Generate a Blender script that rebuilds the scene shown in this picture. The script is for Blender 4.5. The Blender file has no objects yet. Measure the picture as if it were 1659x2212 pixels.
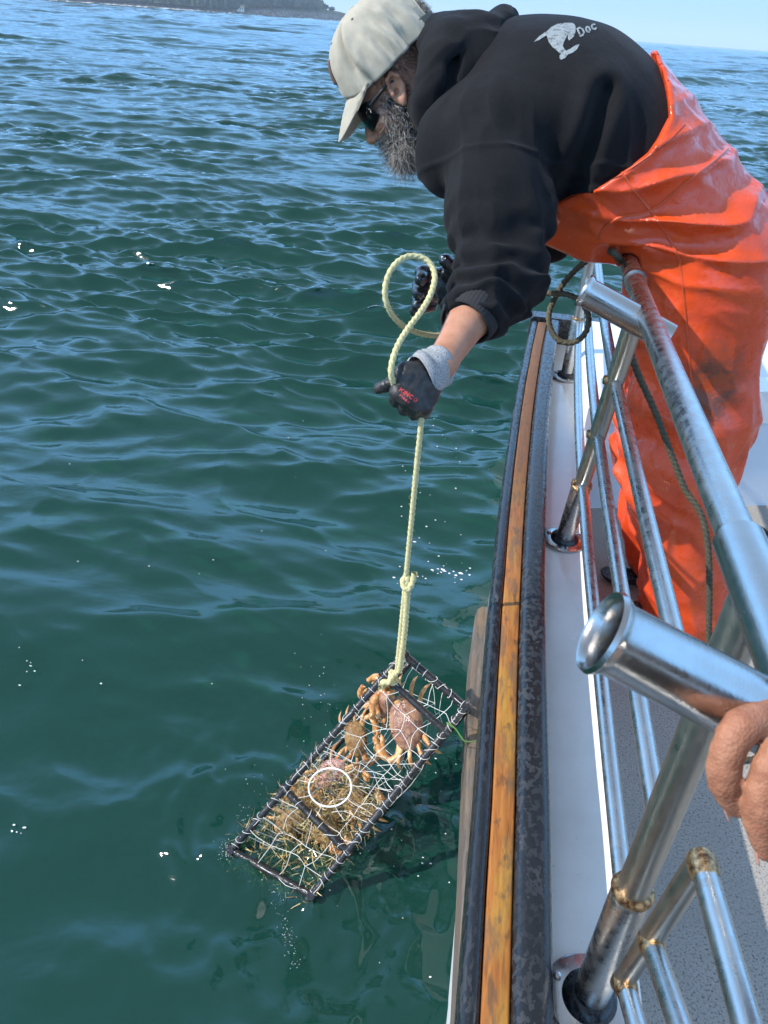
import bpy, math, random
import numpy as np
from mathutils import Vector, Matrix

# ------------------------------------------------------------------ camera, sky, sun, exposure
SC = bpy.context.scene
COL = SC.collection
CAMH = 1.65                      # height of the phone above the water
FPX, CW, CH = 1662.0, 1659.0, 2212.0
def _n(v):
    v = np.array(v, float); return v/np.linalg.norm(v)
_nad = _n((639-830.0, 3718-1106.0, FPX))
_b = np.array((1150-830.0, 78-1106.0, FPX)); _b /= np.linalg.norm(_b)
_b = _n(_b - _b.dot(_nad)*_nad)
RZ = -_nad; RY = _b; RX = np.cross(RY, RZ)
ROT = np.array([RX, RY, RZ])     # columns: camera right, down, forward in the boat frame
cam_data = bpy.data.cameras.new('camera')
cam = bpy.data.objects.new('camera', cam_data); COL.objects.link(cam)
M = Matrix.Identity(4)
for i in range(3):
    M[i][0] = ROT[i, 0]; M[i][1] = -ROT[i, 1]; M[i][2] = -ROT[i, 2]
M[2][3] = CAMH
cam.matrix_world = M
cam_data.sensor_fit = 'VERTICAL'; cam_data.sensor_height = 24.0
cam_data.lens = 24.0*FPX/CH
cam_data.clip_start = 0.02; cam_data.clip_end = 60000
cam_data.dof.use_dof = True; cam_data.dof.focus_distance = 1.75; cam_data.dof.aperture_fstop = 10.0
SC.camera = cam

SUN_EL, SUN_AZ = math.radians(39.5), math.radians(19)      # from the outboard side, a touch behind the camera
TOSUN = Vector((-math.cos(SUN_EL)*math.cos(SUN_AZ), -math.cos(SUN_EL)*math.sin(SUN_AZ), math.sin(SUN_EL)))
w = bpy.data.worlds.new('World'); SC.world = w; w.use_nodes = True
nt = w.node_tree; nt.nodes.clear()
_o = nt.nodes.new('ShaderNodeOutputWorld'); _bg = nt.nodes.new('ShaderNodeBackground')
_sk = nt.nodes.new('ShaderNodeTexSky'); _sk.sky_type = 'NISHITA'; _sk.sun_disc = False
_sk.sun_elevation = SUN_EL; _sk.sun_rotation = math.atan2(TOSUN.x, TOSUN.y)
_sk.altitude = 0; _sk.air_density = 1.0; _sk.dust_density = 0.0; _sk.ozone_density = 2.5
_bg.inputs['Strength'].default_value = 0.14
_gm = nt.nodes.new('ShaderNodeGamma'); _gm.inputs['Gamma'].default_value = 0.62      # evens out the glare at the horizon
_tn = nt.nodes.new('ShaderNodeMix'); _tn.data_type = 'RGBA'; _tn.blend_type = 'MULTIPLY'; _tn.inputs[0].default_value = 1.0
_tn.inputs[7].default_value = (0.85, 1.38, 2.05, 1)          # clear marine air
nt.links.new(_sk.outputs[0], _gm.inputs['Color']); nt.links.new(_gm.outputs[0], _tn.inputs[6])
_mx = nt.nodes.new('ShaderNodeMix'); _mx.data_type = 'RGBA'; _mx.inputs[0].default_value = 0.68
_mx.inputs[7].default_value = (3.1, 4.45, 6.2, 1)          # even pale-blue sky fill, overridden by the added band
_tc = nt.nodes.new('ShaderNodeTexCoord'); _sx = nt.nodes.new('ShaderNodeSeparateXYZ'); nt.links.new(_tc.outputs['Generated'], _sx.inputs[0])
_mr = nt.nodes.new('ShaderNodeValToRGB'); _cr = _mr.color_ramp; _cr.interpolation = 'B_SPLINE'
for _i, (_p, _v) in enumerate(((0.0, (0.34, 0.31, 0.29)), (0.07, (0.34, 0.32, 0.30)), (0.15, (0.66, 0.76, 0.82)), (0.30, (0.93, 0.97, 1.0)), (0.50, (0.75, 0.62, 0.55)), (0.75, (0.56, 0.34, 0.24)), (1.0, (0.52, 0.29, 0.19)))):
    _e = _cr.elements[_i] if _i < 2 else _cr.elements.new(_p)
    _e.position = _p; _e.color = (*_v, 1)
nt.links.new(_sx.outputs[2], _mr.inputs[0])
_vs = nt.nodes.new('ShaderNodeVectorMath'); _vs.operation = 'MULTIPLY'; _vs.inputs[0].default_value = (6.6, 13.4, 23.6)      # bright band added above the view to lift water reflections and shade
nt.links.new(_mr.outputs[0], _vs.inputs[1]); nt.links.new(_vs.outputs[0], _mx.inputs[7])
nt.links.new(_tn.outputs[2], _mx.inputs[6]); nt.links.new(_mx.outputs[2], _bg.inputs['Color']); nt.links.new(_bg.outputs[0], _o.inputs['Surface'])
sun_d = bpy.data.lights.new('sun', 'SUN'); sun_d.energy = 5.0; sun_d.angle = math.radians(0.55); sun_d.color = (1.0, 0.94, 0.86)
sun = bpy.data.objects.new('sun', sun_d); COL.objects.link(sun)
sun.rotation_euler = (-TOSUN).to_track_quat('-Z', 'Y').to_euler(); sun.location = TOSUN*50
SC.view_settings.view_transform = 'Standard'; SC.view_settings.look = 'None'
SC.view_settings.exposure = 0.27; SC.view_settings.gamma = 1.0; SC.view_settings.use_curve_mapping = False
SC.cycles.max_bounces = 8; SC.cycles.transparent_max_bounces = 24
SC.cycles.use_denoising = True

# ------------------------------------------------------------------ photograph measurements -> metres in the boat frame
def ray(x, y):
    return ROT @ np.array((x-830.0, y-1106.0, FPX))
UP = np.array((0, 0, CAMH))
def PZ(x, y, z):                 # point of a sight line at height z above the water
    v = ray(x, y); return v*((z-CAMH)/v[2]) + UP
def PY(x, y, Y):
    v = ray(x, y); return v*(Y/v[1]) + UP
def PX(x, y, X):
    v = ray(x, y); return v*(X/v[0]) + UP
def PD(x, y, d):
    return ray(x, y)/FPX*d + UP
def prj(p):
    c = ROT.T @ (np.array(p, float)-UP); return 830+FPX*c[0]/c[2], 1106+FPX*c[1]/c[2], c[2]

# ------------------------------------------------------------------ object helpers
rng = np.random.default_rng(7); random.seed(7)
def tag(o, label=None, cat=None, group=None, kind=None):
    if label: o['label'] = label
    if cat: o['category'] = cat
    if group: o['group'] = group
    if kind: o['kind'] = kind
    return o
def empty(name, loc, label, cat, group=None):
    o = bpy.data.objects.new(name, None); COL.objects.link(o)
    o.location = [float(v) for v in loc]; o.empty_display_size = 0.05
    return tag(o, label, cat, group)
def part_empty(name, loc, parent):
    o = bpy.data.objects.new(name, None); COL.objects.link(o); o.location = [float(v) for v in loc]; o.empty_display_size = 0.03
    o.parent = parent; o.matrix_parent_inverse = Matrix.Translation(-world_loc(parent)); return o
def mesh_obj(name, V, Fs, mat, parent=None, smooth=True, attr=None, sharp=None):
    me = bpy.data.meshes.new(name)
    V = np.asarray(V, float)
    if isinstance(Fs, np.ndarray):
        n, k = Fs.shape
        me.vertices.add(len(V)); me.vertices.foreach_set('co', V.astype(np.float32).ravel())
        me.loops.add(n*k); me.loops.foreach_set('vertex_index', Fs.astype(np.int32).ravel())
        me.polygons.add(n); me.polygons.foreach_set('loop_start', np.arange(0, n*k, k, dtype=np.int32))
        me.update(calc_edges=True); me.validate()
    else:
        me.from_pydata([tuple(v) for v in V], [], [tuple(f) for f in Fs]); me.update()
    if smooth: me.polygons.foreach_set('use_smooth', np.ones(len(me.polygons), bool))
    if sharp is not None:
        try: me.set_sharp_from_angle(angle=math.radians(sharp))
        except Exception: pass
    if attr is not None:
        for an, av in attr.items():
            a = me.attributes.new(an, 'FLOAT', 'POINT'); a.data.foreach_set('value', np.asarray(av, np.float32))
    if mat is not None: me.materials.append(mat)
    o = bpy.data.objects.new(name, me); COL.objects.link(o)
    if parent is not None:
        o.parent = parent; o.matrix_parent_inverse = Matrix.Translation(-world_loc(parent))
    return o
def world_loc(p):
    # every object carries only a translation; children meshes sit in world coordinates
    if p.type == 'EMPTY': return p.location.copy()
    return Vector((0, 0, 0))
class MB:
    def __init__(self): self.V = []; self.F = []; self.A = []
    def add(self, V, F, a=0.0):
        n = len(self.V); self.V += [tuple(v) for v in V]; self.F += [tuple(i+n for i in f) for f in F]
        self.A += [a]*len(V)
    def build(self, name, mat, parent=None, smooth=True, sharp=40, attr=False):
        return mesh_obj(name, self.V, self.F, mat, parent, smooth, {'rnd': self.A} if attr else None, sharp)
def frames(pts):
    pts = np.asarray(pts, float); n = len(pts)
    T = np.gradient(pts, axis=0); T /= np.linalg.norm(T, axis=1)[:, None]+1e-12
    a = np.array((0, 0, 1.0)) if abs(T[0][2]) < 0.9 else np.array((1.0, 0, 0))
    N = np.zeros_like(pts); u = np.cross(T[0], a); u /= np.linalg.norm(u); N[0] = u
    for i in range(1, n):
        u = N[i-1]-T[i]*N[i-1].dot(T[i]); N[i] = u/(np.linalg.norm(u)+1e-12)
    return T, N, np.cross(T, N)
def tube(mb, pts, r, seg=12, cap=True, a=0.0, squash=None):
    pts = np.asarray(pts, float); n = len(pts); r = np.broadcast_to(np.asarray(r, float), (n,))
    T, N, B = frames(pts)
    V = []; F = []
    for i in range(n):
        for k in range(seg):
            t = 2*math.pi*k/seg
            V.append(pts[i]+r[i]*(math.cos(t)*N[i]+math.sin(t)*B[i]*(squash or 1.0)))
    for i in range(n-1):
        for k in range(seg):
            k2 = (k+1) % seg
            F.append((i*seg+k, i*seg+k2, (i+1)*seg+k2, (i+1)*seg+k))
    if cap:
        F.append(tuple(range(seg-1, -1, -1))); F.append(tuple((n-1)*seg+k for k in range(seg)))
    mb.add(V, F, a)
def pipe(mb, prof, axis_pts, seg=40):
    """hollow or stepped solid of revolution: prof = list of (s along axis, radius)"""
    A, B = [np.asarray(p, float) for p in axis_pts]
    d = B-A; L = np.linalg.norm(d); d /= L
    a = np.array((0, 0, 1.0)) if abs(d[2]) < 0.9 else np.array((1.0, 0, 0))
    u = np.cross(d, a); u /= np.linalg.norm(u); v = np.cross(d, u)
    V = []; F = []; n = len(prof)
    for s, r in prof:
        for k in range(seg):
            t = 2*math.pi*k/seg
            V.append(A+d*s+r*(math.cos(t)*u+math.sin(t)*v))
    for i in range(n-1):
        for k in range(seg):
            k2 = (k+1) % seg
            F.append((i*seg+k, i*seg+k2, (i+1)*seg+k2, (i+1)*seg+k))
    mb.add(V, F)
def bez(pts, n):
    """Catmull-Rom through the points, n samples"""
    P = np.asarray(pts, float); m = len(P)
    Q = np.vstack([2*P[0]-P[1], P, 2*P[-1]-P[-2]])
    d = np.concatenate([[0], np.cumsum(np.linalg.norm(np.diff(P, axis=0), axis=1))]); d /= d[-1]
    out = []
    for t in np.linspace(0, 1, n):
        i = min(max(np.searchsorted(d, t, side='right')-1, 0), m-2)
        s = (t-d[i])/(d[i+1]-d[i]+1e-12)
        p0, p1, p2, p3 = Q[i], Q[i+1], Q[i+2], Q[i+3]
        out.append(0.5*((2*p1)+(p2-p0)*s+(2*p0-5*p1+4*p2-p3)*s*s+(3*p1-p0-3*p2+p3)*s**3))
    return np.array(out)

# ------------------------------------------------------------------ smooth value noise in numpy
_perm = np.random.default_rng(3).random((64, 64, 64)).astype(np.float32)
def vnoise(p):
    p = np.asarray(p, float); i = np.floor(p).astype(int); f = p-i; f = f*f*(3-2*f)
    i0 = i & 63; i1 = (i+1) & 63
    def g(a, b, c): return _perm[a, b, c]
    x0, y0, z0 = i0[..., 0], i0[..., 1], i0[..., 2]; x1, y1, z1 = i1[..., 0], i1[..., 1], i1[..., 2]
    fx, fy, fz = f[..., 0], f[..., 1], f[..., 2]
    a = g(x0, y0, z0)*(1-fx)+g(x1, y0, z0)*fx; b = g(x0, y1, z0)*(1-fx)+g(x1, y1, z0)*fx
    c = g(x0, y0, z1)*(1-fx)+g(x1, y0, z1)*fx; d = g(x0, y1, z1)*(1-fx)+g(x1, y1, z1)*fx
    return ((a*(1-fy)+b*fy)*(1-fz)+(c*(1-fy)+d*fy)*fz)*2-1
def fbm(p, o=3):
    s = 0; a = 1.0; q = np.asarray(p, float)
    for k in range(o): s = s+a*vnoise(q+17.3*k); q = q*2.03; a *= 0.5
    return s

# ------------------------------------------------------------------ signed distance shapes and a surface-nets mesher
def smin(a, b, k): 
    h = np.clip(0.5+0.5*(b-a)/k, 0, 1); return b*(1-h)+a*h-k*h*(1-h)
def smax(a, b, k): return -smin(-a, -b, k)
def sd_cone(P, a, b, r1, r2):
    a = np.asarray(a, float); b = np.asarray(b, float); ba = b-a
    t = np.clip(((P-a)@ba)/(ba@ba), 0, 1)
    return np.linalg.norm(P-a-t[:, None]*ba, axis=1)-(r1+(r2-r1)*t)
def sd_ell(P, c, r, R=None):
    q = P-np.asarray(c, float)
    if R is not None: q = q@np.asarray(R)           # columns of R are the ellipsoid axes
    r = np.asarray(r, float)
    k0 = np.linalg.norm(q/r, axis=1); k1 = np.linalg.norm(q/(r*r), axis=1)+1e-9
    return k0*(k0-1)/k1
def sd_box(P, c, h, R=None, rad=0.0):
    q = P-np.asarray(c, float)
    if R is not None: q = q@np.asarray(R)
    d = np.abs(q)-(np.asarray(h, float)-rad)
    return np.linalg.norm(np.maximum(d, 0), axis=1)+np.minimum(d.max(1), 0)-rad
def sd_chain(P, pts, rad, k=0.02):
    d = None
    for i in range(len(pts)-1):
        e = sd_cone(P, pts[i], pts[i+1], rad[i], rad[i+1]); d = e if d is None else smin(d, e, k)
    return d
def axes(x, y):
    x = _n(x); y = np.asarray(y, float); y = _n(y-x*x.dot(y)); return np.array([x, y, np.cross(x, y)]).T
def isosurf(fn, lo, hi, h, margin=0.02, newton=2):
    lo = np.asarray(lo, float); hi = np.asarray(hi, float)
    B = 6
    nb = np.ceil((hi-lo)/(h*B)).astype(int); n = nb*B+1
    cx = [lo[i]+(np.arange(nb[i])+0.5)*h*B for i in range(3)]
    C = np.stack(np.meshgrid(*cx, indexing='ij'), -1).reshape(-1, 3)
    dc = np.concatenate([fn(C[i:i+200000]) for i in range(0, len(C), 200000)]).reshape(nb)
    act = np.abs(dc) < h*B*0.87*1.25+margin
    G = np.kron(np.sign(dc)+(dc == 0), np.ones((B, B, B)))
    D = np.ones(n, np.float32); D[:-1, :-1, :-1] = G; 
    Mk = np.zeros(n, bool); K = np.kron(act, np.ones((B, B, B), bool)).astype(bool)
    for a in (0, 1):
        for b in (0, 1):
            for c in (0, 1):
                Mk[a:n[0]-1+a, b:n[1]-1+b, c:n[2]-1+c] |= K
    I = np.argwhere(Mk); Pp = lo+I*h
    vals = np.concatenate([fn(Pp[i:i+200000]) for i in range(0, len(Pp), 200000)])
    D[Mk] = vals
    # boundary is outside
    for ax in range(3):
        s = [slice(None)]*3; s[ax] = 0; D[tuple(s)] = np.maximum(D[tuple(s)], 1e-4)
        s[ax] = -1; D[tuple(s)] = np.maximum(D[tuple(s)], 1e-4)
    S = D < 0
    c = [(i, j, k) for i in (0, 1) for j in (0, 1) for k in (0, 1)]
    sub = lambda A, o: A[o[0]:n[0]-1+o[0], o[1]:n[1]-1+o[1], o[2]:n[2]-1+o[2]]
    cnt = sum(sub(S, o).astype(np.int8) for o in c)
    cell = (cnt > 0) & (cnt < 8)
    idx = np.full(cell.shape, -1, int); idx[cell] = np.arange(cell.sum())
    ci = np.argwhere(cell); acc = np.zeros((len(ci), 3)); num = np.zeros(len(ci))
    for a in range(8):
        for b in range(a+1, 8):
            oa, ob = np.array(c[a]), np.array(c[b])
            if np.abs(oa-ob).sum() != 1: continue
            va = D[tuple((ci+oa).T)]; vb = D[tuple((ci+ob).T)]
            m = (va < 0) != (vb < 0)
            t = np.where(m, va/(va-vb+1e-20), 0)
            acc += np.where(m[:, None], oa+(ob-oa)*t[:, None], 0); num += m
    V = lo+(ci+acc/num[:, None])*h
    Fs = []
    for ax in range(3):
        o = [0, 0, 0]; o[ax] = 1
        A0 = S[:n[0]-o[0], :n[1]-o[1], :n[2]-o[2]]; A1 = S[o[0]:, o[1]:, o[2]:]
        e = np.argwhere(A0 != A1)
        u, v = (ax+1) % 3, (ax+2) % 3
        ok = (e[:, u] > 0) & (e[:, v] > 0) & (e[:, u] < n[u]-1) & (e[:, v] < n[v]-1); e = e[ok]
        ins = S[tuple(e.T)]
        def cc(du, dv):
            q = e.copy(); q[:, u] -= du; q[:, v] -= dv; return idx[tuple(q.T)]
        q = np.stack([cc(1, 1), cc(0, 1), cc(0, 0), cc(1, 0)], 1)
        q[~ins] = q[~ins][:, ::-1]
        Fs.append(q)
    Fs = np.vstack(Fs); Fs = Fs[(Fs >= 0).all(1)]
    e = h*0.4
    for _ in range(newton):
        d = fn(V); g = np.stack([(fn(V+np.eye(3)[i]*e)-fn(V-np.eye(3)[i]*e))/(2*e) for i in range(3)], 1)
        g2 = (g*g).sum(1)+1e-6
        V = V-np.clip(d/g2, -h*0.5, h*0.5)[:, None]*g
    return V, Fs
def sdf_obj(name, fn, lo, hi, h, mat, parent=None, margin=0.02, attr=None, newton=2):
    V, Fs = isosurf(fn, lo, hi, h, margin, newton)
    return mesh_obj(name, V, Fs, mat, parent, True, attr(V) if attr else None)
# ------------------------------------------------------------------ materials
class NB:
    """small node-building helper"""
    def __init__(self, name):
        self.m = bpy.data.materials.new(name); self.m.use_nodes = True
        self.nt = self.m.node_tree; self.nt.nodes.clear()
        self.out = self.nt.nodes.new('ShaderNodeOutputMaterial')
    def n(self, t, **kw):
        x = self.nt.nodes.new('ShaderNode'+t)
        for k, v in kw.items(): setattr(x, k, v)
        return x
    def l(self, a, b): self.nt.links.new(a, b)
    def setin(self, node, key, v):
        s = node.inputs[key]
        if hasattr(v, 'is_output') or isinstance(v, bpy.types.NodeSocket): self.l(v, s)
        else:
            if isinstance(v, (tuple, list)) and len(v) == 3 and s.type == 'RGBA': v = (*v, 1)
            s.default_value = v
    def coord(self, kind='Object', scale=(1, 1, 1), rot=(0, 0, 0)):
        tc = self.n('TexCoord'); mp = self.n('Mapping'); self.l(tc.outputs[kind], mp.inputs['Vector'])
        mp.inputs['Scale'].default_value = scale; mp.inputs['Rotation'].default_value = rot
        return mp.outputs[0]
    def noise(self, vec, scale, detail=4, rough=0.55, dist=0.0):
        x = self.n('TexNoise'); self.l(vec, x.inputs['Vector']); x.inputs['Scale'].default_value = scale
        x.inputs['Detail'].default_value = detail; x.inputs['Roughness'].default_value = rough; x.inputs['Distortion'].default_value = dist
        return x.outputs['Fac']
    def voro(self, vec, scale, feature='F1', out='Distance'):
        x = self.n('TexVoronoi', feature=feature); self.l(vec, x.inputs['Vector']); x.inputs['Scale'].default_value = scale
        return x.outputs[out]
    def ramp(self, fac, stops, interp='LINEAR'):
        x = self.n('ValToRGB'); cr = x.color_ramp; cr.interpolation = interp
        while len(cr.elements) < len(stops): cr.elements.new(0.5)
        for e, (p, c) in zip(cr.elements, stops):
            e.position = p; e.color = (c, c, c, 1) if isinstance(c, (int, float)) else (*c, 1)
        self.l(fac, x.inputs[0]); return x.outputs[0]
    def mix(self, fac, a, b, blend='MIX'):
        x = self.n('Mix', data_type='RGBA', blend_type=blend)
        self.setin(x, 0, fac) if not isinstance(fac, (int, float)) else setattr(x.inputs[0], 'default_value', fac)
        self.setin(x, 6, a); self.setin(x, 7, b); return x.outputs[2]
    def math(self, op, a, b=0.0, c=None):
        x = self.n('Math', operation=op)
        for i, v in enumerate((a, b) if c is None else (a, b, c)):
            if isinstance(v, (int, float)): x.inputs[i].default_value = v
            else: self.l(v, x.inputs[i])
        return x.outputs[0]
    def attr(self, name):
        x = self.n('Attribute'); x.attribute_name = name; return x.outputs['Fac']
    def bump(self, h, strength=0.3, dist=0.01, normal=None):
        x = self.n('Bump'); x.inputs['Strength'].default_value = strength; x.inputs['Distance'].default_value = dist
        self.l(h, x.inputs['Height'])
        if normal is not None: self.l(normal, x.inputs['Normal'])
        return x.outputs[0]
    def bsdf(self, **kw):
        x = self.n('BsdfPrincipled')
        for k, v in kw.items(): self.setin(x, k.replace('_', ' '), v)
        self.l(x.outputs[0], self.out.inputs['Surface']); self.p = x
        return self.m
def simple(name, col, rough=0.5, metal=0.0, bscale=0, bstr=0.2, bdist=0.002, var=0.12, vscale=20, **kw):
    b = NB(name); c = b.coord()
    dark = tuple(v*(1-var) for v in col); lite = tuple(min(1, v*(1+var)) for v in col)
    colr = b.ramp(b.noise(c, vscale, 5), [(0.3, dark), (0.7, lite)])
    k = dict(Base_Color=colr, Roughness=rough, Metallic=metal)
    if bscale: k['Normal'] = b.bump(b.noise(c, bscale, 4), bstr, bdist)
    k.update(kw)
    return b.bsdf(**k)

MT = {}
def make_materials():
    # water: upwelling green body under a clear reflecting skin, partly see-through near the surface
    b = NB('sea_water'); c = b.coord()
    st = b.coord(scale=(0.62, 1.0, 1.0), rot=(0, 0, 0.22))
    n1 = b.noise(st, 7.0, 3, 0.5, 0.3); n2 = b.noise(st, 22.0, 3, 0.5, 0.2); n3 = b.noise(st, 70.0, 2, 0.5)
    n0 = b.noise(st, 1.1, 2, 0.5, 0.3)
    calm = b.ramp(b.noise(c, 0.9, 2), [(0.3, 0.45), (0.65, 1.0)])
    h = b.math('ADD', b.math('MULTIPLY', n1, 1.0), b.math('MULTIPLY', n2, 0.42))
    h = b.math('ADD', h, b.math('MULTIPLY', n3, 0.08))
    nor = b.bump(n0, 0.5, 0.10)
    nor = b.bump(b.math('MULTIPLY', h, calm), 0.24, 0.03, nor)
    fr = b.n('Fresnel'); fr.inputs['IOR'].default_value = 1.45; b.l(nor, fr.inputs['Normal'])
    dif = b.n('BsdfDiffuse'); dif.inputs['Color'].default_value = (0.013, 0.080, 0.061, 1); upn = b.n('CombineXYZ'); upn.inputs[2].default_value = 1.0; b.l(upn.outputs[0], dif.inputs['Normal'])
    tr = b.n('BsdfTransparent'); tr.inputs['Color'].default_value = (0.50, 0.84, 0.70, 1)
    gl = b.n('BsdfGlossy'); gl.inputs['Roughness'].default_value = 0.07; b.l(nor, gl.inputs['Normal'])
    m1 = b.n('MixShader'); m1.inputs[0].default_value = 0.55; b.l(dif.outputs[0], m1.inputs[1]); b.l(tr.outputs[0], m1.inputs[2])
    m2 = b.n('MixShader'); b.l(fr.outputs[0], m2.inputs[0]); b.l(m1.outputs[0], m2.inputs[1]); b.l(gl.outputs[0], m2.inputs[2])
    b.l(m2.outputs[0], b.out.inputs['Surface']); MT['water'] = b.m
    MT['seabed'] = simple('seabed_silt', (0.011, 0.066, 0.050), 1.0)
    # stainless steel, scuffed and salt-stained
    def steel(name, tint, rmin, rmax, rust=0.0):
        b = NB(name); c = b.coord(); 
        n = b.noise(c, 60, 6, 0.65); s = b.noise(b.coord(scale=(1, 0.12, 1)), 420, 3)
        r = b.ramp(n, [(0.3, rmin), (0.75, rmax)])
        col = b.ramp(b.noise(c, 14, 5), [(0.3, tuple(v*0.90 for v in tint)), (0.7, tint)])
        if rust:
            k = b.ramp(b.noise(c, 45, 5, 0.7), [(0.60, 0.0), (0.72, 1.0)])
            col = b.mix(b.math('MULTIPLY', k, rust), col, (0.30, 0.14, 0.05))
        b.bsdf(Base_Color=col, Metallic=1.0, Roughness=r, Normal=b.bump(b.math('ADD', n, b.math('MULTIPLY', s, 0.9)), 0.14, 0.0010))
        return b.m
    MT['steel'] = steel('stainless_tube', (0.52, 0.515, 0.50), 0.18, 0.44, 0.4)
    MT['steel_dull'] = steel('dull_stainless_tube', (0.46, 0.45, 0.41), 0.26, 0.44, 0.3)
    MT['steel_bright'] = steel('polished_stainless', (0.48, 0.465, 0.445), 0.13, 0.32)
    b = NB('weld_burn'); c = b.coord()
    b.bsdf(Base_Color=b.ramp(b.noise(c, 130, 4), [(0.35, (0.10, 0.045, 0.02)), (0.65, (0.62, 0.40, 0.20))]), Metallic=0.9, Roughness=0.32,
           Normal=b.bump(b.noise(c, 260, 2), 0.5, 0.002)); MT['weld'] = b.m
    # black rubber rub rails: chalky scuffs and wet blotches
    def rubber(name, wet):
        b = NB(name); c = b.coord(scale=(1, 0.65 if wet else 0.3, 1))
        f = b.ramp(b.noise(c, 105 if wet else 140, 4, 0.55, 0.3), [(0.50, 0.0), (0.55, 1.0)])
        g = b.ramp(b.noise(c, 9, 3), [(0.35, 0.25), (0.6, 1.0)])
        k = b.math('MULTIPLY', f, g)
        col = b.mix(k, (0.012, 0.013, 0.015), (0.034, 0.036, 0.039) if wet else (0.028, 0.030, 0.033))
        wood = b.ramp(b.noise(c, 70, 4), [(0.66, 0.0), (0.73, 1.0)])
        col = b.mix(b.math('MULTIPLY', wood, 0.4), col, (0.14, 0.14, 0.14))
        ro = b.ramp(k, [(0.0, 0.22), (1.0, 0.62)])
        b.bsdf(Base_Color=col, Roughness=ro, Normal=b.bump(b.noise(c, 90, 5, 0.6), 0.25, 0.003)); return b.m
    MT['rubber'] = rubber('black_rubber', True); MT['rubber2'] = rubber('black_rubber_strip', False)
    # varnished, weathered wood strip
    b = NB('varnished_wood'); c = b.coord(scale=(60, 4, 60)); c2 = b.coord(scale=(14, 3, 14))
    g = b.noise(c, 3.0, 6, 0.6, 0.6); p = b.noise(c2, 2.2, 4)
    col = b.ramp(g, [(0.25, (0.11, 0.040, 0.014)), (0.48, (0.33, 0.120, 0.028)), (0.78, (0.46, 0.195, 0.045))])
    col = b.mix(b.ramp(p, [(0.48, 0.0), (0.66, 0.7)]), col, (0.40, 0.23, 0.040))
    kn = b.ramp(b.noise(b.coord(scale=(40, 16, 40)), 1.6, 3), [(0.57, 0.0), (0.66, 1.0)])
    col = b.mix(b.math('MULTIPLY', kn, 0.75), col, (0.10, 0.055, 0.03))
    sn = b.ramp(b.noise(b.coord(scale=(22, 5, 22)), 1.7, 5, 0.7), [(0.50, 0.0), (0.60, 0.7)])
    col = b.mix(sn, col, (0.150, 0.092, 0.050))
    far = b.n('TexCoord'); sx = b.n('SeparateXYZ'); b.l(far.outputs['Object'], sx.inputs[0])
    gy = b.ramp(b.math('ADD', b.math('MULTIPLY', sx.outputs[1], 0.4), b.math('MULTIPLY', p, 0.35)), [(0.75, 0.0), (1.0, 0.75)])
    col = b.mix(gy, col, (0.120, 0.066, 0.042))
    b.bsdf(Base_Color=col, Roughness=b.ramp(gy, [(0.0, 0.40), (0.75, 0.75)]), Specular_IOR_Level=0.3, Normal=b.bump(g, 0.35, 0.002)); MT['wood'] = b.m
    b = NB('weathered_wood'); c = b.coord(scale=(50, 5, 50))
    g = b.noise(c, 3.0, 6, 0.65, 0.5); q = b.noise(b.coord(scale=(12, 3, 12)), 2.5, 5, 0.7)
    col = b.ramp(g, [(0.25, (0.045, 0.036, 0.030)), (0.7, (0.155, 0.125, 0.100))])
    col = b.mix(b.ramp(q, [(0.5, 0.0), (0.7, 0.7)]), col, (0.22, 0.125, 0.045))
    b.bsdf(Base_Color=col, Roughness=0.75, Normal=b.bump(g, 0.5, 0.004)); MT['plank'] = b.m
    # gelcoat
    b = NB('white_gelcoat'); c = b.coord()
    d = b.ramp(b.noise(c, 5, 6, 0.7), [(0.45, 0.0), (0.75, 0.5)])
    col = b.mix(d, (0.80, 0.785, 0.75), (0.62, 0.59, 0.54))
    sp = b.ramp(b.noise(c, 120, 3), [(0.70, 0.0), (0.74, 1.0)])
    col = b.mix(b.math('MULTIPLY', sp, 0.5), col, (0.25, 0.22, 0.2))
    b.bsdf(Base_Color=col, Roughness=b.ramp(b.noise(c, 12, 4), [(0.3, 0.10), (0.7, 0.28)]), Normal=b.bump(b.noise(c, 9, 3), 0.06, 0.01)); MT['gel'] = b.m
    MT['hullpaint'] = simple('white_hull_paint', (0.78, 0.78, 0.77), 0.35, bscale=30, bstr=0.1, var=0.06, vscale=8)
    MT['bulk'] = simple('white_bulkhead_paint', (0.70, 0.72, 0.74), 0.4, bscale=20, bstr=0.08, var=0.05, vscale=6)
    # non-skid deck: grey paint with dark grit
    b = NB('nonskid_deck'); c = b.coord()
    g = b.noise(c, 210, 3, 0.7); g2 = b.noise(c, 420, 2, 0.6)
    col = b.ramp(g, [(0.36, (0.04, 0.04, 0.04)), (0.44, (0.37, 0.335, 0.29)), (0.75, (0.50, 0.455, 0.40))])
    col = b.mix(b.ramp(b.noise(c, 3, 4), [(0.4, 0.0), (0.7, 0.45)]), col, (0.26, 0.245, 0.225))
    b.bsdf(Base_Color=col, Roughness=0.65, Normal=b.bump(b.math('ADD', g, g2), 0.6, 0.004)); MT['deck'] = b.m
make_materials()
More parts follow.
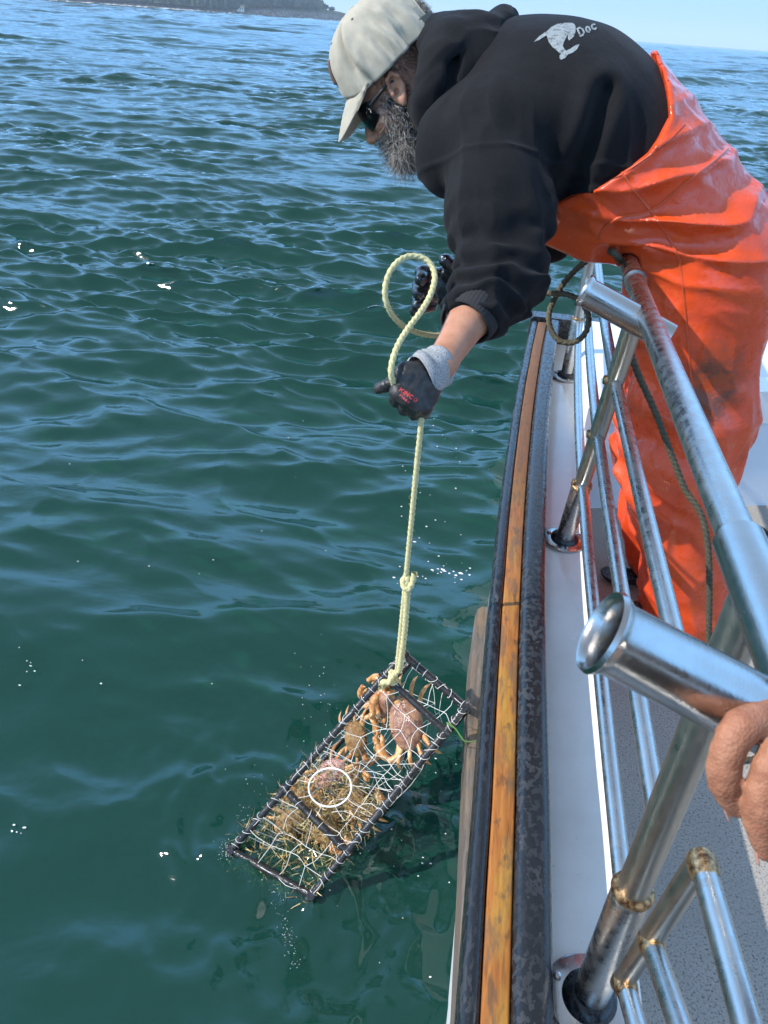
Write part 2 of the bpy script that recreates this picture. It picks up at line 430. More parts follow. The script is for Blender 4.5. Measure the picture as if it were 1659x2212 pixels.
# ------------------------------------------------------------------ sea
def build_waves():
    r = np.random.default_rng(11)
    N = 180
    lam = np.exp(np.linspace(math.log(0.09), math.log(6.0), N))*(1+0.04*r.standard_normal(N))
    k = 2*np.pi/lam
    # directions spread round the wind, which blows towards the camera; short waves spread wider
    th = -np.pi/2+0.12+r.standard_normal(N)*np.interp(np.log(lam), [np.log(0.09), np.log(6.0)], [0.40, 0.27])
    slope = np.interp(np.log(lam), np.log([0.09, 0.16, 0.30, 0.6, 1.5, 3.0, 6.0]), [0.044, 0.060, 0.058, 0.037, 0.027, 0.018, 0.009])
    amp = slope/k*(0.6+0.8*r.random(N))
    ph = r.random(N)*2*np.pi
    # open-water chop that only builds up away from the boat
    N2 = 46; l2 = np.exp(np.linspace(math.log(6.4), math.log(32), N2)); t2 = -np.pi/2+0.12+r.standard_normal(N2)*0.42
    a2 = 0.030/(2*np.pi/l2)*(0.6+0.8*r.random(N2))*np.interp(l2, [6.4, 14, 32], [1.0, 0.8, 0.35])
    return np.append(k, 2*np.pi/l2), np.append(th, t2), np.append(amp, a2), np.append(ph, r.random(N2)*2*np.pi), np.append(lam, l2)
WAVES = build_waves()
def calmness(x, y):
    """waves die under and close to the hull"""
    cy = np.clip(y, -2.5, 3.6)
    d = np.hypot(np.minimum(x-0.10, 0)+np.maximum(x-2.4, 0), y-cy)      # distance from the hull's footprint
    inside = (x > 0.10) & (x < 2.4) & (y > -2.5) & (y < 3.6)
    s = 0.92+0.08*np.clip(d/2.2, 0, 1)
    return np.where(inside, 0.92*np.clip(1-np.minimum(x-0.10, 3.6-y)/0.25, 0, 1), s)
def wave_at(x, y, spacing=None, chop=True):
    k, th, a, ph, lam = WAVES
    z = np.zeros_like(x); dx = np.zeros_like(x); dy = np.zeros_like(x)
    patch = np.clip(0.95+0.75*fbm(np.stack([x*0.55+3, y*0.85, np.zeros_like(x)+5], -1), 2), 0.58, 1.45).astype(np.float32)   # cat's paws
    rad = np.hypot(x, y); swell = np.clip((rad-12)/70, 0, 1)
    x32, y32 = x.astype(np.float32), y.astype(np.float32)
    for i in range(len(k)):
        if spacing is None: q = slice(None); w_ = a[i]
        else:
            w_ = np.clip(lam[i]/(spacing*1.5)-0.6, 0, 1); q = np.nonzero(w_ > 0)[0]
            if len(q) == 0: continue
            w_ = (a[i]*w_[q]).astype(np.float32)
        if lam[i] < 0.5: w_ = w_*patch[q]
        elif lam[i] > 6.2: w_ = w_*swell[q]
        p = np.float32(k[i])*(x32[q]*np.float32(np.cos(th[i]))+y32[q]*np.float32(np.sin(th[i])))+np.float32(ph[i])
        s, c = np.sin(p), np.cos(p)
        z[q] += w_*c
        if chop: dx[q] -= 0.68*w_*s*np.cos(th[i]); dy[q] -= 0.68*w_*s*np.sin(th[i])
    # sharp little crests where the ripples meet, close in
    nr = np.nonzero(rad < 14)[0] if spacing is not None else np.arange(len(x))
    rv = 1-np.abs(fbm(np.stack([x[nr]*1.5+0.4*y[nr]+9, y[nr]*2.7, np.zeros(len(nr))+2], -1), 3))*1.7
    rv2 = 1-np.abs(vnoise(np.stack([x[nr]*4.1-0.8*y[nr], y[nr]*6.5+4, np.zeros(len(nr))+7], -1)))*1.6
    z[nr] += (0.017*np.clip(rv, 0, 1)**2.2+0.0045*np.clip(rv2, 0, 1)**2)*np.clip((14-rad[nr])/6, 0, 1)
    # gusts and lulls
    g = 0.8+0.35*fbm(np.stack([x*0.11, y*0.19, np.zeros_like(x)], -1), 2)
    m = calmness(x, y)*np.clip(g, 0.35, 1.4)
    return z*m, dx*m, dy*m
def churn(x, y):
    """water pushed about where the pot comes out"""
    q = np.stack([x*9, y*9, np.zeros_like(x)], -1)
    d = np.hypot((x+0.28)/0.40, (y-1.12)/0.34); d2 = np.hypot((x+0.10)/0.30, (y-0.98)/0.40)
    rg = np.hypot(x+0.42, y-1.10)
    return np.exp(-d**2)*(0.014*fbm(q, 3)+0.010*vnoise(q*3.1))+np.exp(-d2**2)*(0.006*vnoise(q*1.7)+0.005*vnoise(q*3.7))+0.0045*np.sin(rg*75)*np.exp(-((rg-0.14)/0.09)**2)
def build_water():
    head = math.atan2(ROT[0, 2], ROT[1, 2])
    a_f = np.linspace(-0.80, 0.80, 760); a_c = np.linspace(0.80, 2*math.pi-0.80, 120)[1:-1]
    ang = np.concatenate([a_f, a_c])+head
    r = np.concatenate([np.arange(0.35, 4.0, 0.0135), 4.0*np.exp(np.arange(0, math.log(1100/4.0), 0.0045)), 1100*np.exp(np.arange(0, math.log(12000/1100.0), 0.02))])
    R, A = np.meshgrid(r, ang, indexing='ij')
    x = R*np.sin(A); y = R*np.cos(A)
    sp = np.maximum(np.gradient(r)[:, None], R*(a_f[1]-a_f[0]))
    sp = np.where(np.abs((A-head+math.pi) % (2*math.pi)-math.pi) > 0.81, R*0.05, sp)
    z, dx, dy = wave_at(x.ravel(), y.ravel(), sp.ravel())
    V = np.stack([x.ravel()+dx, y.ravel()+dy, z+churn(x.ravel(), y.ravel())], -1)
    m, n = R.shape
    i = np.arange(m-1)[:, None]*n; j = np.arange(n)[None, :]; j2 = (j+1) % n
    F = np.stack([(i+j), (i+n+j), (i+n+j2), (i+j2)], -1).reshape(-1, 4)
    # middle patch under the camera
    c = len(V); V = np.vstack([V, [[0, 0, 0]]])
    o = mesh_obj('water', V, F[:, ::-1].copy(), MT['water']); tag(o, kind='structure')
    me = o.data
    # close the small hole
    mb = MB(); 
    return o
water = build_water()
sb = mesh_obj('seabed', [(-400, -400, -1.6), (400, -400, -1.6), (400, 400, -1.6), (-400, 400, -1.6)], [(0, 1, 2, 3)], MT['seabed'], smooth=False)
tag(sb, kind='structure')
# ------------------------------------------------------------------ boat (origin on the deck by the rail)
ZG = CAMH-1.05                    # top of the rub rails above the water
ZW = CAMH-1.14                    # white gunwale top
ZD = CAMH-1.45                    # deck
boat = empty('fishing_boat', (0.6, 1.5, ZD), 'white fishing boat with black rubber and wood gunwale and stainless tube railing', 'boat')
def dxb(y):
    y = np.asarray(y, float); return 0.018*np.maximum(0, y-1.1)**2
YS = np.concatenate([np.arange(-1.6, 1.0, 0.2), np.arange(1.0, 3.36, 0.06)])
def extrude(name, prof, mat, ys=YS, sharp=45, wob=0.0, closed=True, off=None, parent=boat, label=None):
    prof = np.asarray(prof, float); n = len(prof); V = []; F = []
    for i, y in enumerate(ys):
        d = float(dxb(y)) if off is None else off(y)
        for j, (x, z) in enumerate(prof):
            e = wob*vnoise(np.array([[x*9, y*6, z*9]]))[0] if wob else 0
            V.append((x+d+e, y, z+e*0.7))
    for i in range(len(ys)-1):
        for j in range(n if closed else n-1):
            j2 = (j+1) % n; F.append((i*n+j, i*n+j2, (i+1)*n+j2, (i+1)*n+j))
    if closed: F.append(tuple(range(n))[::-1]); F.append(tuple((len(ys)-1)*n+j for j in range(n)))
    o = mesh_obj(name, V, F, mat, parent, True, None, sharp)
    if label: o['label'] = label
    return o
def rounded(x0, x1, z0, z1, r, k=6):
    """profile of a strip: flat sides, rounded top corners"""
    P = [(x0, z0)]
    for i in range(k+1):
        t = math.pi-0.5*math.pi*i/k; P.append((x0+r+r*math.cos(t), z1-r+r*math.sin(t)))
    for i in range(k+1):
        t = 0.5*math.pi-0.5*math.pi*i/k; P.append((x1-r+r*math.cos(t), z1-r+r*math.sin(t)))
    P.append((x1, z0)); return P
YF = np.concatenate([np.arange(-1.6, 3.36, 0.02)])
extrude('rub_rail', rounded(0.080, 0.1075, ZG-0.07, ZG+0.000, 0.0135), MT['rubber2'], YF, wob=0.0012, label='narrow outer black rubber rub rail')
extrude('wood_strip', rounded(0.1080, 0.1450, ZG-0.07, ZG-0.004, 0.004, 3), MT['wood'], YF, wob=0.0006)
extrude('rub_rail', rounded(0.1462, 0.2005, ZG-0.10, ZG+0.012, 0.018), MT['rubber'], YF, wob=0.0012, label='wide inner black rubber rub rail with wet blotches')
gun = [(0.120, ZW-0.05), (0.2, ZW-0.004), (0.30, ZW), (0.322, ZW+0.006), (0.332, ZW+0.007), (0.340, ZW+0.001), (0.343, ZW-0.012), (0.343, ZD-0.02), (0.120, ZD-0.02)]
extrude('gunwale', gun, MT['gel'], YS)
def hull_off(y): return float(dxb(y))
hull = [(0.102, ZG-0.05), (0.118, ZG-0.05), (0.119, 0.03), (0.45, -0.42), (0.42, -0.44), (0.102, 0.0)]
extrude('hull', hull, MT['hullpaint'], YS)
# old wooden fender plank along the topside
pl_y = np.array([-0.6, 0.0, 0.3, 0.71, 0.98, 1.25, 1.5, 1.60, 1.66, 1.69, 1.70]); pl_x = np.array([0.112, 0.107, 0.103, 0.097, 0.087, 0.075, 0.066, 0.064, 0.066, 0.071, 0.080])
V = []; F = []
zpl = CAMH-1.35
for y, x in zip(pl_y, pl_x):
    V += [(x+0.004, y, zpl), (x, y, zpl-0.006), (x+0.003, y, zpl-0.16), (0.13, y, zpl-0.16), (0.13, y, zpl)]
for i in range(len(pl_y)-1):
    for j in range(5):
        j2 = (j+1) % 5; F.append((i*5+j, i*5+j2, (i+1)*5+j2, (i+1)*5+j))
F.append((0, 1, 2, 3, 4)[::-1]); F.append(tuple((len(pl_y)-1)*5+j for j in range(5)))
mesh_obj('rubbing_plank', V, F, MT['plank'], boat, False)
# deck and far end of the cockpit
mesh_obj('deck', [(0.34, -1.6, ZD), (2.6, -1.6, ZD), (2.6, 3.4, ZD), (0.34, 3.4, ZD)], [(0, 1, 2, 3)], MT['deck'], boat, False)
def prism(mb, quad, z0, z1, bev=0.0):
    q = [np.array(p, float) for p in quad]; n = len(q)
    if bev:
        c = sum(q)/n; top = [p+(c-p)/np.linalg.norm(c-p)*bev for p in q]
        V = [(p[0], p[1], z0) for p in q]+[(p[0], p[1], z1-bev) for p in q]+[(p[0], p[1], z1) for p in top]
        L = 3
    else:
        V = [(p[0], p[1], z0) for p in q]+[(p[0], p[1], z1) for p in q]; L = 2
    F = [tuple(range(n))[::-1], tuple((L-1)*n+i for i in range(n))]
    for l in range(L-1):
        for i in range(n): F.append((l*n+i, l*n+(i+1) % n, (l+1)*n+(i+1) % n, (l+1)*n+i))
    mb.add(V, F)
mb = MB(); prism(mb, [(0.36, 2.46), (2.6, 3.13), (2.6, 3.35), (0.36, 3.36)], ZD-0.01, CAMH-1.03, 0.02); mb.build('bulkhead', MT['bulk'], boat, False)
mb = MB(); prism(mb, [(0.40, 2.457), (2.6, 3.115), (2.6, 3.21), (0.40, 2.60)], CAMH-1.10, CAMH-0.98, 0.015); mb.build('bulkhead_cap', MT['gel'], boat, False)
mb = MB(); prism(mb, [(0.165, 3.36), (0.80, 3.36), (0.80, 3.44), (0.165, 3.44)], ZG-0.12, ZG+0.012, 0.012); mb.build('corner_bumper', MT['rubber'], boat, False)

# railing: tubes run fore and aft, X follows the curve of the side
XR = 0.265
def dxr(y): return 0.020*np.maximum(0, np.asarray(y)-1.2)**2
def run(y0, y1, zrel, n=40):
    y = np.linspace(y0, y1, n); return np.stack([XR+dxr(y), y, np.full(n, CAMH+zrel)], -1)
ZT, ZRC, ZRB, ZRA = -0.402, -0.593, -0.747, -0.911
mb = MB(); tube(mb, run(0.47, 3.15, ZT), 0.019, 24); top_rail = mb.build('top_rail', MT['steel'], boat)
mb = MB(); tube(mb, run(0.465, 0.665, ZT, 8), 0.0245, 24); mb.build('rail_coupling', MT['steel_bright'], top_rail)
mb = MB(); tube(mb, run(-0.5, 0.43, ZT, 6), 0.019, 24); mb.build('rail_end', MT['steel_bright'], top_rail)
mb = MB(); pipe(mb, [(0, 0.0185), (0, 0.0222), (0.003, 0.0232), (0.010, 0.0232), (0.013, 0.0222), (0.013, 0.0185)], (run(1.60, 1.70, ZT, 2)[0], run(1.60, 1.70, ZT, 2)[1]), 28); mb.build('rail_collar', MT['steel_bright'], top_rail)
for z_, y0 in ((ZRC, 0.60), (ZRB, 0.60), (ZRA, 0.60)):
    mb = MB(); tube(mb, run(y0, 3.1, z_), 0.0125, 16); mb.build('middle_rail', MT['steel'], boat)
def post(base, top, r_low, r_up, split, fl, lean=None):
    base = np.asarray(base, float); top = np.asarray(top, float); d = top-base; L = np.linalg.norm(d); d /= L
    mb = MB(); pipe(mb, [(split-0.005, r_up), (L, r_up), (L, 0.001)], (base, top), 32); p = mb.build('rail_post', MT['steel_dull'], boat)
    mb = MB(); pipe(mb, [(0.004, r_low+0.0), (split-0.012, r_low), (split-0.004, r_low-0.0015), (split, r_up)], (base, top), 32); mb.build('post_sleeve', MT['steel'], p)
    mb = MB(); pipe(mb, [(split-0.004, r_up), (split-0.004, r_low+0.001), (split, r_low+0.0022), (split+0.004, r_low+0.0005), (split+0.006, r_up)], (base, top), 32); mb.build('weld_ring', MT['weld'], p)
    zb = np.array((base[0], base[1], base[2]))
    mb = MB(); pipe(mb, [(-0.002, 0.001), (-0.002, fl), (0.004, fl), (0.006, fl-0.003), (0.006, 0.01)], (zb, zb+np.array((0, 0, 1.0))), 48); b_ = mb.build('base_flange', MT['steel_bright'], p)
    mb = MB(); pipe(mb, [(0.005, r_low+0.014), (0.012, r_low+0.013), (0.020, r_low+0.005), (0.022, r_low)], (zb, zb+np.array((0, 0, 1.0))), 48); mb.build('rubber_gasket', MT['rubber'], p)
    for k in range(3):
        mb = MB(); t = 0.6+2.1*k; c_ = zb+np.array((math.cos(t), math.sin(t), 0))*(fl-0.013)
        pipe(mb, [(0.006, 0.006), (0.009, 0.0055), (0.0105, 0.003), (0.0105, 0.0005)], (c_, c_+np.array((0, 0, 1.0))), 10)
        mb.build('flange_screw', MT['steel_bright'], p)
    return p
P1 = np.array((XR, 0.595, ZW+0.002)); post(P1, (XR, 0.595, CAMH+ZT-0.01), 0.0245, 0.0195, 0.265, 0.062)
P2 = np.array((XR+0.006, 1.765, ZW+0.002)); post(P2, (XR, 1.47, CAMH+ZT), 0.0235, 0.019, 0.24, 0.058)
y3 = 2.95; P3 = np.array((XR+0.055, y3, ZW+0.002)); post(P3, (XR+0.055, 2.93, CAMH+ZT), 0.0235, 0.019, 0.24, 0.058)
# rusty weld spots where the rails meet the leaning post
for z_ in (ZRC, ZRB, ZRA):
    mb = MB(); t = (CAMH+z_-P2[2])/(CAMH+ZT-P2[2]); c_ = P2+(np.array((XR, 1.47, CAMH+ZT))-P2)*t
    tube(mb, [c_+np.array((-0.024, 0.0, 0)), c_+np.array((-0.008, 0.0, 0)), c_+np.array((0.0, 0.0, 0))], [0.009, 0.013, 0.013], 10)
    mb.build('weld_spot', MT['weld'], boat)
# rod holders
def rod_holder(mouth, joint, r, L):
    mouth = np.asarray(mouth, float); joint = np.asarray(joint, float); d = _n(joint-mouth)
    mb = MB()
    prof = [(0.10, r-0.004), (0.02, r-0.0035), (0.004, r-0.002), (-0.002, r+0.0015), (-0.003, r+0.0035), (0.001, r+0.005), (0.005, r+0.0035), (0.010, r), (L, r), (L, 0.004)]
    pipe(mb, prof, (mouth, mouth+d), 48)
    pipe(mb, [(0.10, r-0.004), (0.10, 0.001)], (mouth, mouth+d), 48)
    return mb.build('rod_holder', MT['steel_bright'], top_rail), d
m1 = PD(1303, 1366, 0.572); j1 = np.array((XR-0.006, 0.450, CAMH+ZT-0.026))
h1, d1 = rod_holder(m1, j1, 0.0285, np.linalg.norm(j1-m1)+0.004)
m2 = PX(1262, 628, 0.125+0.02); m2 = PD(1262, 628, 1.37); j2 = PX(1392, 700, XR)
rod_holder(m2, j2, 0.0255, np.linalg.norm(j2-m2)+0.05)
mb = MB(); c_ = j1+np.array((0.0, 0.006, 0.016)); tube(mb, [c_-0.010*d1+np.array((0, 0.02, 0.004)), c_, c_+np.array((0.012, -0.02, 0.004))], [0.004, 0.010, 0.005], 10); mb.build('weld_spot', MT['weld'], top_rail)
# gate section beyond the gap: slanted end tube and three short rails running aft
g0 = PX(1345, 2120, XR-0.005); g1 = PX(1515, 1858, XR+0.0)
gate = part_empty('railing_gate', (XR, 0.45, ZW), boat)
mb = MB(); tube(mb, [g0-(g1-g0)*0.03, g1], 0.0125, 20); mb.build('end_tube', MT['steel_dull'], gate)
for s, (ex, ey) in ((1.0, (1625, 2250)), (0.40, (1478, 2240)), (0.02, (1380, 2230))):
    a_ = g0+(g1-g0)*s; e_ = np.array((XR+0.004, -0.4, a_[2]-0.0)); v_ = PX(ex, ey, XR+0.0); e_ = a_+(v_-a_)*4
    mb = MB(); tube(mb, [a_, a_+(e_-a_)*0.3, e_], 0.0118, 20); mb.build('gate_rail', MT['steel'], gate)
    mb = MB(); dd = _n(e_-a_); tube(mb, [a_-dd*0.004, a_+dd*0.006, a_+dd*0.014, a_+dd*0.024], [0.0128, 0.0142, 0.0138, 0.0118], 16); mb.build('weld_ring', MT['weld'], gate)
# ------------------------------------------------------------------ far headland
def dirpt(px, py, dist):
    v = ray(px, py); v = np.array((v[0], v[1])); v /= np.linalg.norm(v); return v*dist
def build_coast():
    # shoreline seen from the boat: bearings by sight line, receding to the right
    px = np.linspace(-300, 830, 220)
    d = np.interp(px, [-300, 275, 450, 600, 700, 770, 830], [800, 760, 760, 800, 850, 890, 920])
    shore = np.array([dirpt(x, 40, q) for x, q in zip(px, d)])
    bear = np.array([s/np.linalg.norm(s) for s in shore])
    rows = np.array([0, 3, 7, 10, 14, 22, 35, 60, 100, 150])
    low = np.interp(px, [60, 480, 570, 640, 700, 745, 775, 800], [3.0, 3.5, 6.5, 9.0, 8.5, 7.0, 4.0, 0.0])       # cliff-top height
    hill = np.interp(px, [60, 300, 420, 520, 600, 650, 690, 705], [60, 55, 50, 42, 30, 16, 4, 0])
    V = []; 
    for i in range(len(px)):
        for j, r_ in enumerate(rows):
            p = shore[i]+bear[i]*r_
            n1 = fbm(np.array([[p[0]*0.05, p[1]*0.05, 0.3]]), 3)[0]; n2 = fbm(np.array([[p[0]*0.25, p[1]*0.25, 2.3]]), 2)[0]
            if r_ == 0: z = -0.5
            elif r_ <= 3: z = 0.7+0.5*n2
            elif r_ <= 14: z = low[i]*np.interp(r_, [3, 7, 10, 14], [0.15, 0.45+0.25*n2, 0.85, 1.0])+0.8*n2*min(1, low[i]/4)
            else: z = low[i]+hill[i]*np.interp(r_, [14, 35, 100, 150], [0, 0.35, 0.9, 1.0])*(1+0.2*n1)
            off = bear[i][::-1]*np.array([1, -1])*0
            V.append((p[0]+2.5*n2*bear[i][0], p[1]+2.5*n2*bear[i][1], z))
    n = len(rows); F = []
    for i in range(len(px)-1):
        for j in range(n-1): F.append((i*n+j, (i+1)*n+j, (i+1)*n+j+1, i*n+j+1))
    b = NB('headland_rock_and_scrub'); c = b.coord(); g = b.noise(c, 0.35, 5, 0.7)
    sx = b.n('SeparateXYZ'); b.l(c, sx.inputs[0])
    rock = b.ramp(g, [(0.35, (0.07, 0.055, 0.045)), (0.55, (0.22, 0.18, 0.15)), (0.72, (0.42, 0.38, 0.33))])
    veg = b.ramp(b.noise(c, 0.15, 5), [(0.35, (0.03, 0.05, 0.02)), (0.7, (0.11, 0.13, 0.05))])
    k = b.ramp(b.math('ADD', b.math('MULTIPLY', sx.outputs[2], 0.08), b.math('MULTIPLY', g, 0.5)), [(0.62, 0.0), (0.80, 1.0)])
    b.bsdf(Base_Color=b.mix(k, rock, veg), Roughness=0.95)
    tag(mesh_obj('hills', V, F, b.m, None, False), kind='structure')
    # forest: conifers far too many and small to tell apart
    r = np.random.default_rng(5); fv = []; ff = []
    def crown(p, h, w):
        base = len(fv); lv = 5
        for l in range(lv):
            z = p[2]+h*(0.1+0.8*l/lv); rr = w*(1-l/lv)*(0.8+0.4*r.random())
            for k in range(5):
                t = 2*math.pi*(k+r.random()*0.6)/5; fv.append((p[0]+rr*math.cos(t), p[1]+rr*math.sin(t), z-h*0.08*r.random()))
            fv.append((p[0], p[1], min(z+h*0.32, p[2]+h)))
        for l in range(lv):
            o = base+l*6
            for k in range(5): ff.append((o+k, o+(k+1) % 5, o+5))
    V = np.array(V)
    cnt = 0
    while cnt < 5200:
        i = r.integers(0, len(px)-1); 
        j = r.integers(3 if r.random() < 0.6 else 4, n)
        if px[i] > 694 or px[i] < 60 or (px[i] > 560 and j < 4): continue
        p = V[i*n+j]+r.standard_normal(3)*np.array([3, 3, 0])
        h = r.uniform(6, 13)*np.interp(px[i], [60, 600, 690], [1.1, 1.0, 0.55])
        crown(p, h, h*r.uniform(0.2, 0.32)); cnt += 1
    b = NB('conifer_foliage'); c = b.coord()
    b.bsdf(Base_Color=b.ramp(b.noise(c, 0.25, 4), [(0.35, (0.022, 0.040, 0.030)), (0.7, (0.055, 0.080, 0.045))]), Roughness=0.9)
    tag(mesh_obj('woods', fv, ff, b.m, None, False), 'dark conifer wood covering the far headland', 'woods', kind='stuff')
    # a few single bushes on the low end of the point
    for q, (x_, hh, lab) in enumerate(((702, 3.6, 'round green bush on the low cliff just right of the far wood'), (716, 2.6, 'small low bush farthest out on the bare cliff of the headland'))):
        i = np.argmin(np.abs(px-x_)); p = V[i*n+5]
        t = empty('bush', p, lab, 'bush'); bv = []; bf = []
        for k in range(420):
            d_ = r.standard_normal(3); d_ /= np.linalg.norm(d_); q_ = p+d_*np.array([hh*1.1, hh*1.1, hh*0.55])*r.random()**0.4+np.array((0, 0, hh*0.55))
            s_ = 0.22*hh*r.uniform(0.5, 1.2); a_ = r.standard_normal(3)*s_; c_ = r.standard_normal(3)*s_; o = len(bv)
            bv += [q_-a_, q_+a_, q_+c_]; bf.append((o, o+1, o+2))
        mesh_obj('foliage', bv, bf, b.m, t, False)
        mb = MB(); tube(mb, [p-np.array((0, 0, 0.6)), p+np.array((0, 0, hh*0.5))], [0.2, 0.1], 6); mb.build('stem', MT['plank'], t)
    # a pale house at the foot of the slope
    i = np.argmin(np.abs(px-518)); p = V[i*n+2]+np.array((0, 0, 0.3)); s = bear[i]; sd = np.array((s[1], -s[0]))
    hs = empty('house', p, 'small pale house with a tan pitched roof at the foot of the far wooded hill', 'house')
    def bx(mb, w_, d_, z0, z1):
        q = [p[:2]+sd*a*w_+s*c*d_ for a, c in ((-1, -1), (1, -1), (1, 1), (-1, 1))]; prism(mb, q, p[2]+z0, p[2]+z1)
    mb = MB(); bx(mb, 3.2, 2.6, -1.0, 2.6); mb.build('wall', simple('cream_wall', (0.62, 0.58, 0.50), 0.8), hs, False)
    q = [p[:2]+sd*a*3.6+s*c*3.1 for a, c in ((-1, -1), (1, -1), (1, 1), (-1, 1))]
    rv = [(a[0], a[1], p[2]+2.6) for a in q]+[(*(p[:2]-sd*3.6), p[2]+4.3), (*(p[:2]+sd*3.6), p[2]+4.3)]
    mesh_obj('roof', rv, [(0, 1, 5, 4), (2, 3, 4, 5), (0, 4, 3), (1, 2, 5), (3, 2, 1, 0)], simple('tan_roof', (0.36, 0.25, 0.15), 0.8), hs, False)
    for k in (-0.6, 0.0, 0.6):
        a_ = p[:2]+sd*k*3.2-s*2.63; w_ = sd*0.35
        mesh_obj('window', [(*(a_-w_), p[2]+0.9), (*(a_+w_), p[2]+0.9), (*(a_+w_), p[2]+1.8), (*(a_-w_), p[2]+1.8)], [(0, 1, 2, 3)], simple('dark_pane', (0.03, 0.035, 0.04), 0.1), hs, False)
    # broken surf along the rocks
    sv = []; sf = []
    for i in range(0, len(px)-1):
        if px[i] > 760: continue
        a, c = shore[i], shore[i+1]
        dens = 2.2 if px[i] < 420 else 0.8
        for k in range(r.poisson(dens)):
            m = a+(c-a)*r.random()-bear[i]*r.uniform(-1, 7); L = r.uniform(0.8, 3.2); hgt = r.uniform(0.15, 0.75); t = _n(np.append(c-a, 0))[:2]
            o = len(sv)
            for u in np.linspace(-1, 1, 6):
                hh = hgt*(1-u*u)*(0.7+0.5*r.random())
                for (dz, dr) in ((-0.3, -0.8), (hh, 0.0), (-0.3, 0.8)): sv.append((*(m+t*L*u+bear[i]*dr), dz))
            for u in range(5):
                for v in range(2): sf.append((o+u*3+v, o+u*3+v+1, o+u*3+v+4, o+u*3+v+3))
    tag(mesh_obj('surf', sv, sf, simple('surf_foam', (0.80, 0.82, 0.84), 0.9), None, True), 'white surf breaking along the rocks of the far headland', 'surf', kind='stuff')
build_coast()
# ------------------------------------------------------------------ the man at the rail
YS0 = 1.93                         # his sagittal plane
man = empty('person', (0.66, 1.95, ZD), 'bearded man in black hoodie, orange overalls and tan cap bending over the rail', 'person')
E_ear = PY(854, 191, 1.855)+np.array((0, 0.075, 0))
HF = _n((-0.70, 0.0, -0.715)); HU = _n((-0.715, 0.0, 0.70)); HL = np.array((0.0, -1.0, 0.0))
HR = np.array([HF, HL, HU]).T      # head frame: forward, left (towards the camera), up
def hp(a, l, u): return E_ear+HF*a+HL*l+HU*u
def tohead(P): return (P-E_ear)@HR
# joints
SHL, SHR = np.array((-0.048, 1.715, 1.468)), np.array((-0.015, 2.15, 1.455))
ELL = PY(1070, 598, 1.55); WRL = PY(952, 787, 1.32)
ELR = PY(1180, 515, 2.08); WRR = PY(1010, 610, 2.14)
NECK = np.array((-0.11, YS0, 1.545))
T_AX = _n((0.92, 0, -0.39)); T_UP = np.array((0.39, 0, 0.92)); T_R = np.array([T_AX, (0, 1, 0), T_UP]).T
HIPL = PY(1530, 560, 1.83); KNL = PY(1478, 930, 1.83); ANL = PY(1464, 1330, 1.84)
HIPR = HIPL+np.array((0.0, 0.22, 0.0)); KNR = PY(1425, 950, 2.10); ANR = PY(1428, 1290, 2.08)
_bk = [PY(x, y, YS0) for x, y in ((1170, 47), (1250, 45), (1325, 62), (1400, 120), (1480, 208), (1568, 328), (1632, 425), (1652, 520))]
SPR = [0.150, 0.158, 0.160, 0.155, 0.150, 0.140, 0.130, 0.125]
_t = np.gradient(np.array(_bk), axis=0); _t[:, 1] = 0; _t /= np.linalg.norm(_t, axis=1)[:, None]
SPINE = [np.array((p[0], 0.0, p[2]))+np.array((t[2], 0, -t[0]))*(r_+0.012) for p, t, r_ in zip(_bk, _t, SPR)]
def torso(P):
    d = sd_ell(P, (0.030, YS0, 1.500), (0.205, 0.235, 0.172), T_R)
    Q = np.stack([P[:, 0], (P[:, 1]-YS0)*0.64, P[:, 2]], 1)
    d = smin(d, sd_chain(Q, SPINE, SPR, 0.03), 0.04)
    d = smin(d, sd_ell(P, (0.185, YS0, 1.345), (0.130, 0.205, 0.105)), 0.05)          # belly hanging to the rail
    return d
